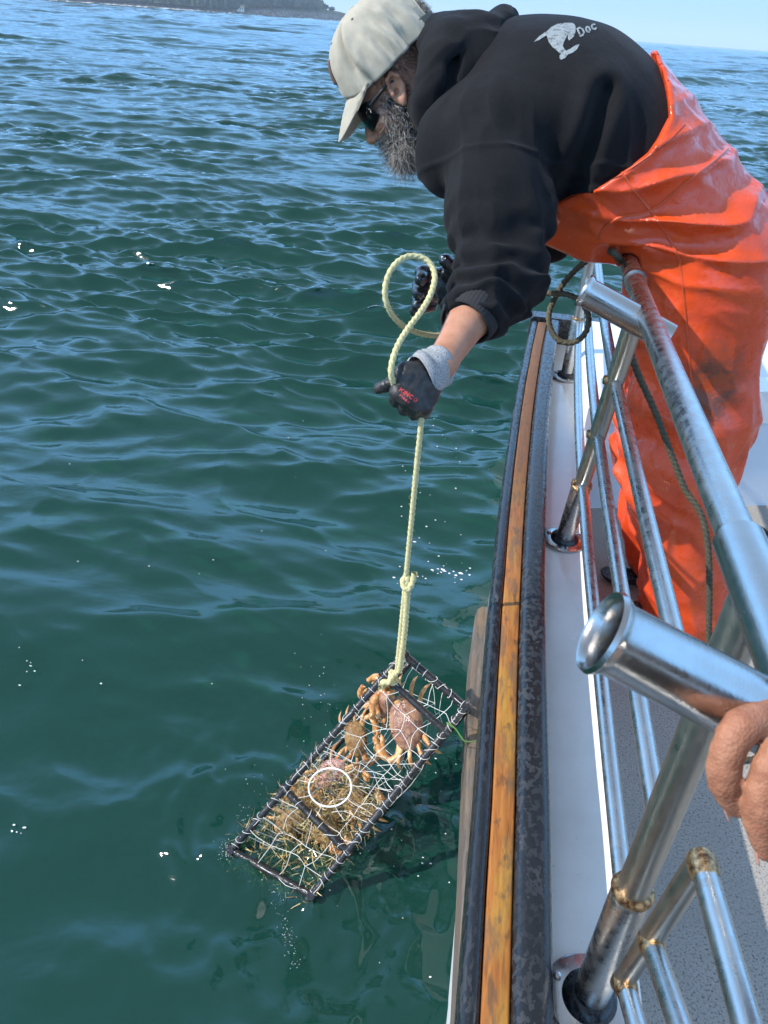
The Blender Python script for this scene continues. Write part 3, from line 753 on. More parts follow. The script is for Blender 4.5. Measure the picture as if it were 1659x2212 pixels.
# ---- body: skin, one continuous surface
def head_sdf(P):
    q = tohead(P); ql = np.abs(q[:, 1]); m = np.stack([q[:, 0], ql, q[:, 2]], 1)
    d = sd_ell(q, (-0.012, 0, 0.048), (0.098, 0.076, 0.092))
    d = smin(d, sd_ell(q, (0.048, 0, -0.030), (0.052, 0.060, 0.085)), 0.03)
    d = smin(d, sd_ell(q, (0.066, 0, -0.092), (0.032, 0.040, 0.028)), 0.025)
    d = smin(d, sd_cone(m, (0.000, 0.055, -0.050), (0.060, 0.030, -0.095), 0.016, 0.016), 0.03)      # jaw line
    d = smin(d, sd_ell(m, (0.062, 0.045, -0.026), (0.026, 0.022, 0.018)), 0.02)                      # cheekbone
    d = smin(d, sd_ell(m, (0.082, 0.026, 0.022), (0.016, 0.032, 0.010)), 0.012)                      # brow
    d = smax(d, -sd_ell(m, (0.108, 0.033, 0.000), (0.022, 0.020, 0.014)), 0.012)                     # eye socket
    d = smin(d, sd_ell(m, (0.079, 0.032, 0.000), (0.012, 0.014, 0.012)), 0.004)                      # eye under its lid
    d = smin(d, sd_cone(q, (0.094, 0, 0.008), (0.120, 0, -0.034), 0.008, 0.0125), 0.014)             # nose
    d = smin(d, sd_ell(m, (0.108, 0.012, -0.040), (0.013, 0.008, 0.009)), 0.007)
    d = smax(d, -sd_ell(m, (0.110, 0.007, -0.050), (0.006, 0.004, 0.006)), 0.004)
    d = smin(d, sd_ell(q, (0.092, 0, -0.066), (0.012, 0.024, 0.006)), 0.008)                         # lips
    d = smin(d, sd_ell(q, (0.088, 0, -0.078), (0.012, 0.021, 0.007)), 0.008)
    # ears: bowl with a rolled rim
    er = m-np.array((-0.004, 0.0795, -0.002)); c, s = math.cos(0.22), math.sin(0.22)
    e = np.stack([er[:, 0]*c+er[:, 2]*s, er[:, 1], -er[:, 0]*s+er[:, 2]*c], 1)
    ear = sd_ell(e, (0, 0, 0), (0.0195, 0.0095, 0.034))
    ear = smax(ear, -sd_ell(e, (0.002, 0.010, 0.003), (0.012, 0.0085, 0.022)), 0.004)
    ear = smin(ear, sd_chain(e, [(0.013, 0.006, 0.006), (0.010, 0.009, 0.022), (-0.003, 0.010, 0.030), (-0.015, 0.009, 0.018), (-0.016, 0.008, -0.004), (-0.008, 0.006, -0.024)], [0.003, 0.0042, 0.0044, 0.0042, 0.004, 0.005], 0.004), 0.003)
    ear = smin(ear, sd_cone(e, (-0.006, 0.005, 0.014), (-0.004, 0.005, -0.010), 0.0026, 0.003), 0.004)
    ear = smin(ear, sd_ell(e, (0.011, 0.006, -0.006), (0.005, 0.005, 0.007)), 0.004)                 # tragus
    ear = smin(ear, sd_ell(e, (-0.001, 0.003, -0.029), (0.009, 0.006, 0.010)), 0.005)                # lobe
    ear = smax(ear, -sd_ell(e, (0.003, 0.004, -0.006), (0.005, 0.010, 0.006)), 0.003)
    return smin(d, ear, 0.006)
def fingers_hidden(P, W_, K_): return sd_cone(P, W_, K_, 0.022, 0.024)
HL_K = PY(890, 850, 1.265); HR_K = PY(935, 620, 2.13)
def arm_skin(P):
    mid = ELL*0.62+WRL*0.38
    d = sd_chain(P, [SHL, ELL, mid, WRL], [0.056, 0.040, 0.0425, 0.0265], 0.03)
    d = smin(d, sd_ell(P, ELL*0.72+WRL*0.28+np.array((0.004, 0, -0.006)), (0.034, 0.042, 0.036)), 0.03)
    return smin(d, sd_cone(P, WRL, HL_K, 0.026, 0.022), 0.02)
def body_sdf(P):
    d = head_sdf(P)
    d = smin(d, sd_cone(P, hp(-0.035, 0, -0.03), NECK, 0.058, 0.066), 0.03)
    d = smin(d, torso(P)+0.025, 0.04)
    d = smin(d, arm_skin(P), 0.03)
    d = smin(d, sd_chain(P, [SHR, ELR, WRR, HR_K], [0.060, 0.046, 0.030, 0.022], 0.03), 0.03)
    for h_, k_, a_ in ((HIPL, KNL, ANL), (HIPR, KNR, ANR)):
        d = smin(d, sd_chain(P, [h_, k_, a_, a_+np.array((-0.02, 0, -0.07))], [0.085, 0.058, 0.042, 0.036], 0.04), 0.04)
        d = smin(d, sd_cone(P, a_+np.array((0.0, 0, -0.08)), a_+np.array((-0.15, -0.01, -0.10)), 0.035, 0.028), 0.02)
    return d
b = NB('weathered_skin'); c = b.coord()
tone = b.ramp(b.noise(c, 22, 5, 0.6), [(0.3, (0.33, 0.140, 0.080)), (0.7, (0.49, 0.245, 0.150))])
tone = b.mix(b.ramp(b.noise(c, 180, 2), [(0.62, 0.0), (0.75, 0.5)]), tone, (0.30, 0.13, 0.08))
b.bsdf(Base_Color=tone, Roughness=0.5, Subsurface_Weight=0.12, Subsurface_Radius=(0.012, 0.005, 0.003), Subsurface_Scale=0.6,
       Normal=b.bump(b.math('ADD', b.noise(c, 260, 3), b.math('MULTIPLY', b.noise(c, 60, 3), 0.8)), 0.35, 0.0015)); MT['skin'] = b.m
skin = sdf_obj('body', body_sdf, (-0.46, 1.18, 0.16), (0.84, 2.32, 1.72), 0.0046, MT['skin'], man)

# ---- hooded sweatshirt
def fold(P, ax, fine, coarse, seed=0.0, o=2):
    """ridged noise drawn out along ax"""
    ax = _n(ax); al = P@ax; rest = P-al[:, None]*ax
    n = fbm(rest*fine+(al*coarse)[:, None]*ax+seed, o)
    return 1-np.abs(n)*1.6
CUFF = WRL*0.50+ELL*0.50
def sleeve_l(P):
    d = sd_chain(P, [SHL+np.array((0.005, 0.01, 0)), SHL*0.5+ELL*0.5+np.array((0.008, 0, 0.0)), ELL+np.array((0.012, 0.0, 0.0))], [0.100, 0.092, 0.078], 0.05)
    d = smin(d, sd_cone(P, ELL+np.array((0.010, 0.0, 0.0)), ELL*0.34+WRL*0.66, 0.076, 0.050), 0.03)
    return d
def hoodie_sdf(P):
    d = torso(P)-0.004
    d = smin(d, sd_ell(P, SHL+np.array((0.012, 0.03, 0.0)), (0.118, 0.11, 0.105)), 0.06)
    d = smin(d, sd_ell(P, SHR+np.array((0.01, -0.02, 0.0)), (0.115, 0.11, 0.10)), 0.06)
    d = smin(d, sd_ell(P, PY(984, 322, 1.765), (0.088, 0.085, 0.100)), 0.05)
    # sleeves
    ua = ELL-SHL; t = np.clip(((P-SHL)@ua)/(ua@ua), -0.5, 1.5)
    fa = WRL-ELL; tf = ((P-ELL)@fa)/(fa@fa)
    s = sleeve_l(P)
    q = P*np.array((14, 14, 14.0)); wob = fbm(q, 2)
    ring = np.sin(t*24+tf*10+wob*3.0+P[:, 0]*18)*np.clip((t-0.45)/0.5, 0, 1)*0.0065
    s = s-ring-0.006*np.clip(fold(P, (0.25, -0.5, -1.0), 16, 4, 1.0), -0.5, 1)
    # end of the pushed-up sleeve with its ribbed cuff
    cut = (P-(ELL*0.46+WRL*0.54))@_n(fa+np.array((0.05, 0, -0.05)))
    s = smax(s, cut, 0.006)
    d = smin(d, s, 0.022)
    r = sd_chain(P, [SHR, ELR], [0.095, 0.070], 0.03)
    d = smin(d, r, 0.03)
    # folds over the back and flank
    f1 = np.clip(fold(P, (0.35, -0.2, -0.9), 11, 2.2, 4.0), -0.3, 1)*0.009
    w_ = np.clip((1.60-P[:, 2])/0.1, 0.15, 1)*np.clip((P[:, 0]+0.16)/0.1, 0, 1)
    d = d-(f1-0.004)*w_
    # creases gathering at the waist
    cr = np.sin((P@np.array((-0.30, 0, 1.0)))*150+fbm(P*9, 2)*2.2)
    wc = np.exp(-(((P[:, 0]-0.20)/0.09)**2+((P[:, 2]-1.375)/0.045)**2))
    d = d-0.006*cr*wc
    # deep fold between sleeve and flank
    P2_ = np.stack([P[:, 0], 0*P[:, 0], P[:, 2]], 1)
    g = sd_cone(P2_, (0.150, 0, 1.565), (0.118, 0, 1.36), 0.0, 0.001)
    d = d+0.013*np.exp(-(g/0.017)**2)*(P[:, 1] < YS0)-0.007*np.exp(-((g-0.035)/0.02)**2)*(P[:, 1] < YS0)
    # raised drop-shoulder seam
    pl = np.abs((P-(SHL*0.80+ELL*0.20))@_n(ua+np.array((-0.03, 0.04, 0.0))))
    near = (P[:, 1] < 1.80)
    d = d-np.where(near, 0.0030*np.exp(-(pl/0.0045)**2), 0)
    return d
HC = [PY(926, 335, 1.80), PY(929, 220, 1.79), PY(957, 130, 1.80), PY(985, 88, 1.84), PY(1012, 70, 1.90)]
def hood_sdf(P):
    d = sd_chain(P, HC, [0.010, 0.028, 0.038, 0.032, 0.028], 0.03)
    far_ = [c+np.array((0, 2*(YS0-c[1]), 0)) for c in HC]
    d = np.minimum(d, sd_chain(P, far_, [0.010, 0.028, 0.038, 0.032, 0.028], 0.03))
    lobe = sd_chain(P, [PY(985, 122, 1.86), PY(1035, 78, 1.87), PY(1088, 52, 1.93), PY(1088, 52, 1.99), PY(1020, 75, 2.02)], [0.040, 0.038, 0.025, 0.025, 0.034], 0.03)
    d = smin(d, lobe, 0.016)
    d = smin(d, sd_ell(P, PY(1000, 130, 1.93), (0.115, 0.135, 0.075), T_R), 0.04)
    d = smin(d, sd_chain(P, [PY(925, 240, 1.83), PY(970, 190, 1.80), PY(1040, 120, 1.83)], [0.040, 0.046, 0.040], 0.03), 0.03)
    d = smax(d, -sd_chain(P, [PY(945, 95, 1.93), PY(985, 82, 1.92)], [0.050, 0.018]), 0.012)      # hollow of the hood
    d = smax(d, -sd_cone(P, hp(-0.05, 0, 0.02), hp(-0.03, 0, -0.08), 0.076, 0.070), 0.012)     # room for the neck
    d = smax(d, -sd_chain(P, [PY(992, 100, 1.80), PY(975, 150, 1.765), PY(970, 205, 1.755), PY(990, 262, 1.775)], [0.004, 0.009, 0.010, 0.006], 0.01), 0.026)
    f = np.clip(fold(P, (0.6, -0.1, 0.6), 15, 3, 9.0), -0.3, 1)*0.007
    return d-f+0.002
b = NB('black_fleece'); c = b.coord()
lint = b.ramp(b.noise(c, 700, 2, 0.6), [(0.35, 0.5), (0.7, 1.5)])
base = b.mix(1.0, b.ramp(b.noise(c, 18, 5, 0.6), [(0.3, (0.0050, 0.0052, 0.0062)), (0.7, (0.0088, 0.0090, 0.0105))]), lint, 'MULTIPLY')
wr = b.noise(b.coord(scale=(1.0, 1.0, 0.35), rot=(0, 0.3, 0)), 30, 4, 0.6)
b.bsdf(Base_Color=base, Roughness=0.92, Specular_IOR_Level=0.2, Sheen_Weight=0.06, Sheen_Roughness=0.5, Sheen_Tint=(0.55, 0.55, 0.6),
       Normal=b.bump(b.math('ADD', b.noise(c, 520, 3), b.math('MULTIPLY', wr, 3.0)), 0.35, 0.003)); MT['fleece'] = b.m
hoodie = sdf_obj('hoodie', hoodie_sdf, (-0.20, 1.38, 1.02), (0.52, 2.30, 1.74), 0.0046, MT['fleece'], man)
hood = sdf_obj('hood', hood_sdf, (-0.30, 1.70, 1.36), (0.14, 2.16, 1.74), 0.0046, MT['fleece'], hoodie)
# ribbed cuff
b = NB('ribbed_black_knit'); tc = b.n('TexCoord')
b.bsdf(Base_Color=(0.018, 0.018, 0.020), Roughness=0.9, Normal=b.bump(b.noise(b.coord(scale=(3, 3, 1)), 160, 2), 0.5, 0.003)); MT['rib'] = b.m
fa = _n(WRL-ELL); cc = ELL*0.47+WRL*0.53
mb = MB(); V = []; n_ = 140
u_ = np.cross(fa, (0, 0, 1.0)); u_ /= np.linalg.norm(u_); v_ = np.cross(fa, u_)
prof = [(-0.034, 0.056), (-0.026, 0.0575), (-0.012, 0.0555), (0.004, 0.0525), (0.009, 0.0505), (0.009, 0.0475), (-0.01, 0.046)]
F = []
for s_, r_ in prof:
    for k in range(n_):
        t = 2*math.pi*k/n_; rr = r_*(1+0.012*math.sin(46*t))
        V.append(cc+fa*(s_+0.004*math.sin(2*t+0.6))+rr*(math.cos(t)*u_+math.sin(t)*v_))
for i in range(len(prof)-1):
    for k in range(n_): F.append((i*n_+k, i*n_+(k+1) % n_, (i+1)*n_+(k+1) % n_, (i+1)*n_+k))
mb.add(V, F); mb.build('cuff', MT['rib'], hoodie, True, 80)

# ---- orange overalls
ZE = np.array([1.20, 1.28, 1.33, 1.36, 1.40, 1.47, 1.53, 1.58, 1.64]); XE = np.array([-0.12, -0.04, 0.045, 0.105, 0.168, 0.250, 0.282, 0.272, 0.250])
def overall_sdf(P):
    q = fbm(P*6, 2)
    d = torso(P)
    d = smin(d, sd_cone(P, (0.475, YS0-0.09, 1.23), (0.46, YS0-0.09, 1.10), 0.128, 0.13), 0.06)
    d = smin(d, sd_cone(P, (0.475, YS0+0.11, 1.23), (0.46, YS0+0.11, 1.10), 0.125, 0.12), 0.06)
    d = d-0.012
    lg = sd_chain(P, [HIPL, KNL+np.array((0.005, 0, 0.05)), KNL+np.array((0.01, 0, -0.10)), ANL+np.array((0.01, 0, 0.03)), ANL+np.array((0, 0, -0.06))], [0.138, 0.142, 0.138, 0.120, 0.112], 0.06)
    rg = sd_chain(P, [HIPR, KNR, KNR*0.6+ANR*0.4, ANR], [0.15, 0.128, 0.115, 0.105], 0.06)
    # crumples: hollows behind the knee and down the shin
    zz = P[:, 2]
    lowf = np.clip((1.25-zz)/0.15, 0, 1)
    cr = np.clip(fold(P, (0.5, -0.3, -0.35), 8.5, 3.0, 2.0), -0.6, 1)*0.011+np.clip(fold(P, (0.2, 0.2, -1.0), 12, 2.2, 6.0), -0.4, 1)*0.009
    kn = np.sin(zz*46+P[:, 0]*22+q*3.0)*np.exp(-((zz-0.82)/0.16)**2)*0.011
    leg = smin(lg, rg, 0.012)-(cr-0.010)-kn*np.clip((0.60-P[:, 0])/0.1, 0, 1)
    leg = leg+0.006
    d = smin(d, leg, 0.05)
    # fan of tension creases across the hip, from the bent waist round to the seat
    ang = P@np.array((0.10, 0.0, 1.0)); 
    fan_ = ((zz-1.20+0.10*(P[:, 0]-0.1))*np.interp(P[:, 0], [0.1, 0.6], [62, 36])+q*1.1)
    fan = (1-np.abs(np.sin(fan_)))**1.4
    wf = np.exp(-(((P[:, 0]-0.36)/0.17)**2+((zz-1.38)/0.13)**2))
    d = d-(0.019*fan-0.004)*wf
    d = d-np.clip(fold(P, (0.95, 0.2, -0.2), 13, 3, 3.3), -0.4, 1)*0.006*np.clip((zz-1.05)/0.15, 0, 1)
    # belly roll over the rail
    d = smin(d, sd_chain(P, [(0.105, 1.80, 1.300), (0.19, 1.785, 1.283), (0.262, 1.80, 1.262)], [0.045, 0.042, 0.03], 0.03), 0.03)
    edge = np.interp(zz, ZE, XE)-P[:, 0]
    e2 = edge*0.72
    d = d-0.0012*np.exp(-((edge-(-0.010))/0.006)**2)       # turned hem
    d = smax(d, e2, 0.004)
    # the leg bottoms end in a hem; rail tube presses in
    rail = np.hypot(P[:, 0]-(XR+dxr(P[:, 1])), zz-(CAMH+ZT))-0.0195
    d = smax(d, -rail, 0.008)
    d = smax(d, ZD+0.045-zz, 0.01)
    return d
b = NB('orange_oilskin'); c = b.coord()
var = b.noise(c, 7, 5, 0.65)
col = b.ramp(var, [(0.25, (0.56, 0.050, 0.012)), (0.5, (0.68, 0.068, 0.016)), (0.8, (0.74, 0.095, 0.028))])
st = b.noise(b.coord(scale=(1.0, 1.0, 0.22), rot=(0, 0.10, 0)), 26, 5, 0.7)
col = b.mix(b.ramp(st, [(0.60, 0.0), (0.76, 0.28)]), col, (0.66, 0.17, 0.09))                     # chalky scuff streaks
sx = b.n('SeparateXYZ'); b.l(c, sx.inputs[0])
def gauss3(cx, cy, cz, rx, ry, rz):
    t = [b.math('POWER', b.math('DIVIDE', b.math('SUBTRACT', sx.outputs[i], v), r), 2.0) for i, (v, r) in enumerate(((cx, rx), (cy, ry), (cz, rz)))]
    return b.math('POWER', 2.718, b.math('MULTIPLY', b.math('ADD', b.math('ADD', t[0], t[1]), t[2]), -1.0))
gr = gauss3(0.50, 1.70, 1.00, 0.10, 0.3, 0.16)
dirt = b.ramp(b.math('ADD', b.math('MULTIPLY', gr, 0.75), b.math('MULTIPLY', b.noise(c, 40, 5, 0.7), 0.5)), [(0.60, 0.0), (0.92, 0.85)])
col = b.mix(dirt, col, (0.085, 0.040, 0.022))                                                     # oily grime on the thigh
wet = b.ramp(b.math('ADD', b.noise(c, 30, 5, 0.65, 0.5), b.math('MULTIPLY', gauss3(0.2, 1.75, 1.27, 0.22, 0.4, 0.07), 0.3)), [(0.47, 0.0), (0.54, 1.0)])
b.bsdf(Base_Color=b.mix(b.math('MULTIPLY', wet, 0.35), col, (0.62, 0.07, 0.006)), Roughness=b.ramp(wet, [(0.0, 0.52), (1.0, 0.17)]), Coat_Weight=0.06, Coat_Roughness=0.2,
       Normal=b.bump(b.math('ADD', b.noise(c, 120, 3), b.math('MULTIPLY', b.noise(c, 28, 4, 0.6), 2.5)), 0.22, 0.003)); MT['orange'] = b.m
overalls = sdf_obj('overalls', overall_sdf, (0.0, 1.62, 0.20), (0.82, 2.30, 1.68), 0.0052, MT['orange'], man)
# boots
for a_, nm in ((ANL, 'boot'), (ANR, 'boot')):
    def boot(P, a_=a_):
        d = sd_cone(P, a_+np.array((0.01, 0, -0.02)), np.array((a_[0]+0.01, a_[1], ZD+0.06)), 0.058, 0.055)
        d = smin(d, sd_cone(P, np.array((a_[0]+0.02, a_[1], ZD+0.052)), np.array((a_[0]-0.17, a_[1]-0.02, ZD+0.042)), 0.056, 0.044), 0.03)
        return smax(d, ZD+0.002-P[:, 2], 0.006)
    sdf_obj(nm, boot, a_+np.array((-0.26, -0.1, -0.30)), a_+np.array((0.12, 0.1, 0.06)), 0.008, MT['rubber'], man)
# ------------------------------------------------------------------ cap
CA0, CRA, CRL, CRU, CU0 = -0.016, 0.124, 0.093, 0.143, 0.036
def cap_pt(az, ph, off=0.0):
    """az 0 = front, positive towards his left; ph 0 = rim, pi/2 = top"""
    ca, sa, cp, sp_ = np.cos(az), np.sin(az), np.cos(ph), np.sin(ph)
    e = 2/2.35; sg = lambda v: np.sign(v)*np.abs(v)**e
    rl = 2/2.1; sh = lambda v: np.sign(v)*np.abs(v)**rl
    a = CA0+(CRA+off)*sh(ca)*np.abs(cp)**e; l = (CRL+off)*sh(sa)*np.abs(cp)**e; u = CU0+(CRU+off)*np.abs(sp_)**e
    u = u+0.030*np.maximum(0, ca)**3*np.cos(ph)**4          # rim rises over the brim
    return a, l, u
capE = part_empty('cap', hp(0, 0, 0.1), man)
na, nph = 300, 90
AZ, PH = np.meshgrid(np.linspace(-math.pi, math.pi, na, endpoint=False), np.linspace(0, math.pi/2*0.995, nph), indexing='ij')
a, l, u = cap_pt(AZ, PH)
seams = np.array([0, 1.02, 2.08, math.pi, -1.02, -2.08])
ds = np.min(np.abs((AZ[..., None]-seams+math.pi) % (2*math.pi)-math.pi), -1)*np.cos(PH)*0.1
groove = -0.0016*np.exp(-(ds/0.0022)**2)+0.0007*np.exp(-((ds-0.006)/0.003)**2)
P_ = np.stack([a, l, u], -1); cen = np.array((CA0, 0, CU0+0.02)); N_ = P_-cen; N_ /= np.linalg.norm(N_, axis=-1, keepdims=True)
wr = fbm(np.stack([AZ*3.2, PH*1.3, PH*0], -1).reshape(-1, 3)*np.array((1.6, 1, 1)), 3).reshape(AZ.shape)
lowb = np.clip(1-PH/1.0, 0, 1)
slack = np.clip(np.abs(AZ)-0.5, 0, 1.2)
disp = groove+wr*0.0125*lowb*slack+fbm(P_.reshape(-1, 3)*28, 2).reshape(AZ.shape)*0.0015
# one long pinch behind the front panel, as the crown leans
pin = ((AZ-1.02)/0.09)
disp -= 0.014*np.exp(-pin**2)*np.clip(PH/0.3, 0, 1)*np.clip((1.25-PH)/0.4, 0, 1)
disp += 0.008*np.exp(-((AZ-1.28)/0.13)**2)*np.clip(PH/0.3, 0, 1)*np.clip((1.2-PH)/0.5, 0, 1)
disp += 0.006*np.sin(AZ*21+PH*4)*np.exp(-((AZ-1.9)/0.45)**2)*np.exp(-((PH-0.35)/0.35)**2)
Pc = P_+N_*disp[..., None]
Vw = (E_ear+Pc.reshape(-1, 3)@HR.T)
F = []
hole = lambda az, ph: (((np.abs(az)-math.pi)/0.40)**2+((ph-0.13)/0.38)**2 < 1) & (ph > 0.12)
for i in range(na):
    i2 = (i+1) % na
    for j in range(nph-1):
        azc = AZ[i, j]+0.01; phc = PH[i, j]+0.008
        if hole(np.array(azc), np.array(phc)): continue
        F.append((i*nph+j, i2*nph+j, i2*nph+j+1, i*nph+j+1))
F.append(tuple(i*nph+nph-1 for i in range(na)))
def twill(name, col):
    b = NB(name); c = b.coord()
    wv = b.n('TexWave'); wv.inputs['Scale'].default_value = 420; b.l(b.coord(rot=(0.4, 0.7, 0.3)), wv.inputs['Vector'])
    v = b.ramp(b.noise(c, 40, 4, 0.6), [(0.3, tuple(x*0.85 for x in col)), (0.7, col)])
    b.bsdf(Base_Color=v, Roughness=0.85, Sheen_Weight=0.1, Normal=b.bump(b.math('ADD', wv.outputs['Fac'], b.math('MULTIPLY', b.noise(c, 130, 4), 2.5)), 0.25, 0.0012)); return b.m
MT['twill'] = twill('tan_cotton_twill', (0.39, 0.355, 0.275))
crown = mesh_obj('crown', Vw, F, MT['twill'], capE)
so = crown.modifiers.new('thick', 'SOLIDIFY'); so.thickness = 0.0022; so.offset = -1
def cpw(az, ph, off=0.0):
    a, l, u = cap_pt(np.array(az, float), np.array(ph, float), off); return hp(float(a), float(l), float(u))
mb = MB(); tt = np.linspace(0, math.pi, 30)
tube(mb, [cpw(math.pi-0.40*math.cos(t) if True else 0, 0.13+0.38*math.sin(t), 0.0005) for t in tt], 0.0028, 8)
mb.build('opening_hem', MT['twill'], capE)
mb = MB(); V = []; F = []
for i, az in enumerate(np.linspace(math.pi-0.75, math.pi+0.75, 40)):
    for ph, of in ((-0.02, 0.001), (0.13, 0.001), (0.13, 0.003), (-0.02, 0.003)):
        V.append(cpw(az, ph, of) if ph > 0 else cpw(az, 0.0, of)-HU*0.002)
for i in range(39):
    for j in range(4): F.append((i*4+j, i*4+(j+1) % 4, i*4+4+(j+1) % 4, i*4+4+j))
mb.add(V, F); mb.build('strap', twill('olive_strap', (0.075, 0.075, 0.06)), capE, True, 40)
mb = MB(); tp = hp(CA0, 0, CU0+CRU-0.001); pipe(mb, [(0, 0.0085), (0.0025, 0.0075), (0.0042, 0.004), (0.0045, 0.0003)], (tp, tp+HU), 24); mb.build('button', MT['twill'], capE)
for az in (0.5, 1.55, 2.6, -0.5, -1.55):
    c_ = cpw(az, 0.95, 0.0008); n_ = _n(c_-hp(CA0, 0, CU0+0.02)); mb = MB()
    pipe(mb, [(0.0, 0.0032), (0.0012, 0.0030), (0.0016, 0.0022), (0.0010, 0.0014), (-0.001, 0.0013)], (c_, c_+n_), 16); mb.build('eyelet', twill('eyelet_thread', (0.36, 0.34, 0.27)), capE)
# leather patch on the front panel
V = []; F = []
for i, az in enumerate(np.linspace(-0.42, 0.42, 22)):
    for j, ph in enumerate(np.linspace(0.20, 0.66, 14)): V.append(cpw(az, ph, 0.0022))
for i in range(21):
    for j in range(13): F.append((i*14+j, i*14+14+j, i*14+15+j, i*14+j+1))
pt = mesh_obj('patch', V, F, simple('brown_leather', (0.13, 0.062, 0.038), 0.55, bscale=300, bstr=0.3, bdist=0.001), capE)
so = pt.modifiers.new('thick', 'SOLIDIFY'); so.thickness = 0.0016; so.offset = -1
# brim
V = []; F = []; nl, nr = 60, 26
for i, t in enumerate(np.linspace(-1, 1, nl)):
    l_ = 0.0835*math.sin(t*math.pi/2)
    root = CA0+CRA*max(0.0, 1-abs(l_/CRL)**2.1)**(1/2.1)-0.006
    tip = 0.036+(0.178-0.036)*max(0.0, 1-abs(l_/0.0836)**3.0)**0.5
    tip = max(tip, root+0.001)
    for j, s in enumerate(np.linspace(0, 1, nr)):
        a_ = root+(tip-root)*s
        u_c = 0.062-0.50*(a_-0.10)-2.0*np.maximum(a_-0.10, 0)**2
        u_ = u_c-0.048*(l_/0.0836)**2
        st = 0.0004*math.cos(s*2*math.pi*7) if s < 0.93 else 0
        V.append(hp(a_, l_, u_+st))
for i in range(nl-1):
    for j in range(nr-1): F.append((i*nr+j, i*nr+j+1, i*nr+nr+j+1, i*nr+nr+j))
br = mesh_obj('brim', V, F, MT['twill'], capE)
so = br.modifiers.new('thick', 'SOLIDIFY'); so.thickness = 0.0042; so.offset = 0
# ------------------------------------------------------------------ sunglasses
gl = part_empty('sunglasses', hp(0.09, 0, 0.0), man)
b = NB('black_gloss_lens'); b.bsdf(Base_Color=(0.004, 0.004, 0.005), Roughness=0.10, Specular_IOR_Level=0.25); MT['lens'] = b.m
b = NB('black_frame_plastic'); b.bsdf(Base_Color=(0.008, 0.008, 0.009), Roughness=0.3); MT['frame'] = b.m
for sgn in (1, -1):
    V = []; F = []; n1, n2 = 30, 14
    for i, t in enumerate(np.linspace(0.10, 1.08, n1)):
        for j, s in enumerate(np.linspace(-1, 1, n2)):
            hgt = 0.0265*(1-0.35*abs((t-0.55)/0.5)**3)
            rr = 1-0.10*(s*0.5)**2
            V.append(hp(0.004+0.105*rr*math.cos(t)**0.8, sgn*0.083*rr*math.sin(t)**0.9, 0.000+hgt*s+0.004*(t-0.5)))
    for i in range(n1-1):
        for j in range(n2-1): F.append((i*n2+j, i*n2+j+1, i*n2+n2+j+1, i*n2+n2+j) if sgn > 0 else (i*n2+j, i*n2+n2+j, i*n2+n2+j+1, i*n2+j+1))
    ln = mesh_obj('lens', V, F, MT['lens'], gl); so = ln.modifiers.new('thick', 'SOLIDIFY'); so.thickness = 0.002
    mb = MB(); tube(mb, [hp(0.062, sgn*0.0735, 0.012), hp(0.035, sgn*0.0815, 0.014), hp(0.005, sgn*0.083, 0.017), hp(-0.020, sgn*0.080, 0.010)], [0.0055, 0.004, 0.0032, 0.003], 10); mb.build('temple', MT['frame'], gl)
    mb = MB(); tube(mb, [V[i*n2] for i in range(n1)], 0.0016, 8); tube(mb, [V[i*n2+n2-1] for i in range(n1)], 0.0022, 8); mb.build('rim', MT['frame'], gl)
mb = MB(); tube(mb, [hp(0.107, 0.012, 0.010), hp(0.111, 0, 0.011), hp(0.107, -0.012, 0.010)], 0.003, 8); mb.build('bridge', MT['frame'], gl)

# ------------------------------------------------------------------ beard and hair
def on_head(q, it=6):
    """head-frame points -> nearest point of the head surface and normal"""
    P = E_ear+q@HR.T; e = 0.002
    for _ in range(it):
        d = head_sdf(P); g = np.stack([(head_sdf(P+np.eye(3)[i]*e)-head_sdf(P-np.eye(3)[i]*e))/(2*e) for i in range(3)], 1)
        g /= np.linalg.norm(g, axis=1)[:, None]+1e-9; P = P-d[:, None]*g
    return P, g
def strands(name, roots, dirs, L, r0, mat, parent, curl=1.0, seg=7, seed=0, grav=0.4):
    r = np.random.default_rng(seed); n = len(roots); V = []; A = []
    P = roots.copy(); D = dirs.copy(); step = (L/seg)[:, None]
    ax = r.standard_normal((n, 3)); ax /= np.linalg.norm(ax, axis=1)[:, None]; bend = r.normal(0, 0.38*curl, n)
    side0 = np.cross(D, ax); side0 /= np.linalg.norm(side0, axis=1)[:, None]+1e-9
    rings = []
    for k in range(seg+1):
        w_ = r0*(1-0.75*k/seg); s1 = np.cross(D, ax); s1 /= np.linalg.norm(s1, axis=1)[:, None]+1e-9; s2 = np.cross(D, s1)
        rings.append(np.stack([P+s1*w_[:, None], P-s1*w_[:, None]*0.5+s2*w_[:, None]*0.87, P-s1*w_[:, None]*0.5-s2*w_[:, None]*0.87], 1))
        P = P+D*step
        D = D+np.cross(ax, D)*bend[:, None]+np.array((0, 0, -1.0))*grav*0.12; D /= np.linalg.norm(D, axis=1)[:, None]
    R = np.stack(rings, 1)             # n, seg+1, 3, 3
    V = R.reshape(-1, 3); base = (np.arange(n)*(seg+1)*3)[:, None, None]
    k = (np.arange(seg)*3)[None, :, None]; c = np.arange(3)[None, None, :]; c2 = (c+1) % 3
    F = np.stack([base+k+c, base+k+c2, base+k+3+c2, base+k+3+c], -1).reshape(-1, 4)
    rnd = np.repeat(r.random(n), (seg+1)*3)
    return mesh_obj(name, V, F, mat, parent, True, {'rnd': rnd})
b = NB('grizzled_hair')
b.bsdf(Base_Color=b.ramp(b.attr('rnd'), [(0.0, (0.030, 0.023, 0.018)), (0.38, (0.085, 0.068, 0.054)), (0.55, (0.36, 0.33, 0.29)), (1.0, (0.74, 0.70, 0.64))]), Roughness=0.38); MT['hair'] = b.m
